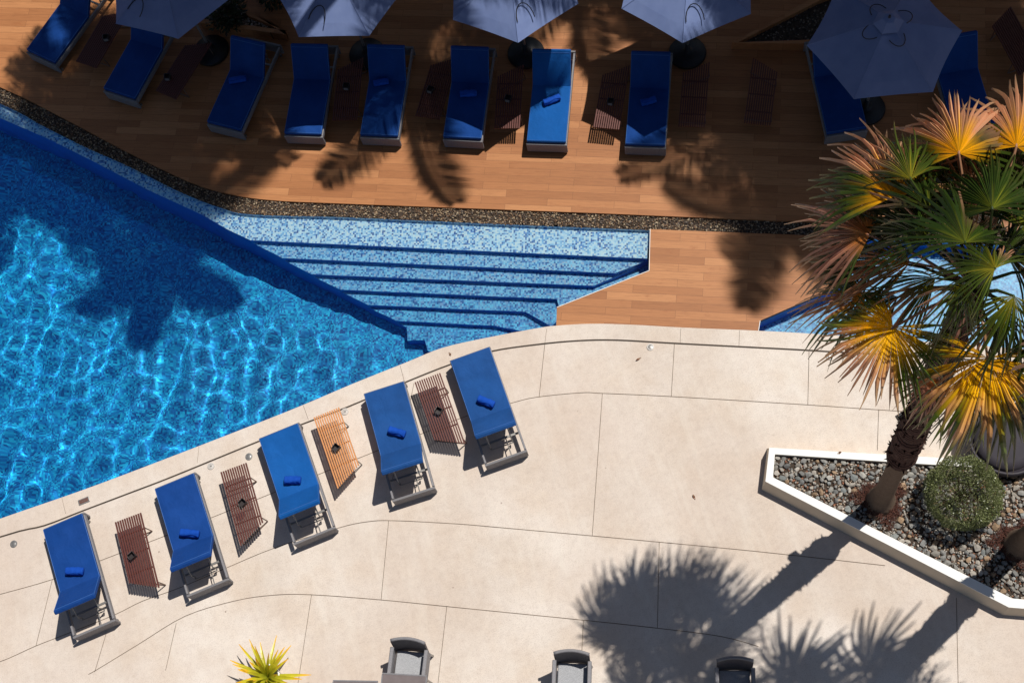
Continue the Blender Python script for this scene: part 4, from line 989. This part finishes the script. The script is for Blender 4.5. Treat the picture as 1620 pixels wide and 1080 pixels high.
# ------------------------------------------------------------------ round dark daybed behind the planter
pd = G(1588, 700, .25); db = empty('round_lounge_chair', (pd.x, pd.y, 0), base_ang); tag(db, 'dark grey rounded lounge chair behind the planter, mostly under palm leaves', 'lounge chair')
m = MB(); prof = [(.38, .02), (.50, .12), (.58, .30), (.60, .46), (.575, .50), (.54, .46), (.50, .34), (.0, .30)]
m.lathe(prof, 40); m.build('shell', varied('dark_moulded', (.030, .025, .034), .2, 5, .6), db, True)
m = MB(); m.lathe([(.49, .34), (.47, .42), (.36, .45), (0, .46)], 36); m.build('cushion', varied('grey_pad', (.035, .03, .04), .15, 6, .8), db, True)
m = MB(); m.tube([(.45*math.cos(a)*1.18, .45*math.sin(a)*1.18, .52+.16*math.sin(a-.6)) for a in [k*.2-.1 for k in range(16)]], .03, 8); m.build('backrest', varied('dark_band', (.07, .06, .075), .15, 5, .5), db, True)

# ------------------------------------------------------------------ coconut palms beyond the picture, whose shadows fall on deck and pool
def make_coconut(seed, H, nf, FL, keep=None):
    r = random.Random(seed); root = empty('coconut_palm'); m = MB()
    lean = Vector((r.uniform(-.6, .6), r.uniform(-.6, .6), 0)); pts = [lean*(i/14)**2+Vector((0, 0, H*i/14)) for i in range(15)]
    m.tube(pts, [.20-.08*i/14+.12*math.exp(-i) for i in range(15)], 12); m.build('trunk', MT['bark'], root, True); top = pts[-1]
    for k in range(nf):
        a = 2*PI*k*.382+r.uniform(-.15, .15); el = 1.15-1.7*(k/nf)+r.uniform(-.1, .1); d = Vector((math.cos(a), math.sin(a), 0)); s_ = Vector((-d.y, d.x, 0)); L = FL*r.uniform(.85, 1.1)
        P = []; p = top.copy(); n = 26; e = el
        for i in range(n+1):
            P.append(p.copy()); e2 = el-(.35+1.0*(i/n)**1.3); p = p+(d*math.cos(e2)+Vector((0, 0, math.sin(e2))))*(L/n)
        vs, fs = [], []; mb = MB(); mb.tube([P[i] for i in range(0, n+1, 2)], [.028*(1-i/n)+.004 for i in range(0, n+1, 2)], 5); vs += mb.v; fs += mb.f
        for i in range(2, 3*n):
            t = i/(3*n); q = P[min(n-1, int(t*n))].lerp(P[min(n, int(t*n)+1)], t*n-int(t*n)); dd = (P[min(n, int(t*n)+1)]-P[max(0, int(t*n)-1)]).normalized()
            ll = (.62*math.sin(PI*(.08+.88*t))**.7+.08)*r.uniform(.85, 1.1)
            for s in (-1, 1):
                g = (s_*s*.85+dd*.55+Vector((0, 0, -.28+r.uniform(-.12, .12)))).normalized(); tip = q+g*ll; w_ = dd*.019; b = len(vs); midp = q+g*ll*.5+Vector((0, 0, .03))
                vs += [tuple(q-w_*.6), tuple(midp-w_), tuple(tip), tuple(midp+w_), tuple(q+w_*.6)]; fs.append((b, b+1, b+2, b+3, b+4))
        me = bpy.data.meshes.new('frond'); me.from_pydata([tuple(v) for v in vs], [], fs); c = r.choice([(.05, .10, .015), (.07, .12, .02), (.10, .12, .02)]); color_mesh(me, [c]*len(vs)); link('frond', me, MT['leaf'], root)
    return root
KG = 'coconut palms standing above the deck'
cps = [make_coconut(1, 9.0, 12, 2.6), make_coconut(2, 10.5, 22, 2.8), make_coconut(4, 17.0, 9, 2.1)]
SHD = [  # photo px where the crown's shadow falls, which palm, scale
    (1165, 235, 1, .95), (695, 125, 0, 1.0), (1240, 30, 1, 1.0), (1395, 40, 1, 1.0), (1400, 150, 1, 1.0), (1310, 170, 0, 1.0), (1500, 50, 1, 1.0), (1570, 190, 0, 1.0), (1275, 375, 2, 1.0),
    (1090, -40, 1, 1.0), (950, -60, 1, 1.0), (800, -20, 1, 1.0), (560, -20, 1, 1.0), (280, 70, 1, 1.0), (150, 150, 1, .95), (330, -110, 0, 1.0), (40, 190, 0, .95), (255, 405, 2, 1.0), (1480, 240, 0, 1.0),
    (330, 180, 0, 1.0), (480, 90, 0, 1.0), (240, 190, 1, .95), (880, -30, 0, 1.0), (1100, 110, 0, 1.0)]
seen = set()
for i, (px, py, k, sc) in enumerate(SHD):
    o = cps[k] if k not in seen else copy_tree(cps[k]); seen.add(k)
    H = (9.0, 10.5, 17.0)[k]*sc; g = G(px, py); crown = g+SUN*H; o.scale = (sc, sc, sc); o.location = (crown.x, crown.y, 0); o.rotation_euler = (0, 0, i*1.3)
    tag(o, 'tall coconut palm standing beyond the parasols, outside the picture', 'palm tree', KG)

# ------------------------------------------------------------------ a few dry leaves on the ground
LEAVES = [(1328, 716, PH+.004, 'small curled brown leaf on the white planter rim'), (1098, 786, .004, 'lone tiny dry leaf on the open paving left of the planter'),
          (1010, 568, .004, 'small twig like leaf beside the white rimmed light'), (712, 560, .004, 'small dry leaf on the coping above the rightmost concrete lounger')]
for i, (px, py, z, lab) in enumerate(LEAVES):
    if not lab: continue
    p = G(px, py, z); m = MB(); L = .035+.01*(i % 3); a = i*1.7; u = Vector((math.cos(a), math.sin(a), 0)); v_ = Vector((-u.y, u.x, 0))
    pts = [u*L*k/3+Vector((0, 0, .012*math.sin(k))) for k in range(-3, 4)]
    vs = []
    for k, q in enumerate(pts): w_ = .016*math.cos((k-3)*.5); vs += [q-v_*w_+Vector((0, 0, .008)), q, q+v_*w_+Vector((0, 0, .012))]
    m.add(vs, [(3*k, 3*k+1, 3*k+4, 3*k+3) for k in range(6)]+[(3*k+1, 3*k+2, 3*k+5, 3*k+4) for k in range(6)])
    o = m.build('fallen_leaf', MT.setdefault('dry', varied('dry_leaf', (.22, .10, .05), .3, 30, .8))); o.location = p+Vector((0, 0, .004)); tag(o, lab, 'leaf', 'dry leaves fallen on the ground')
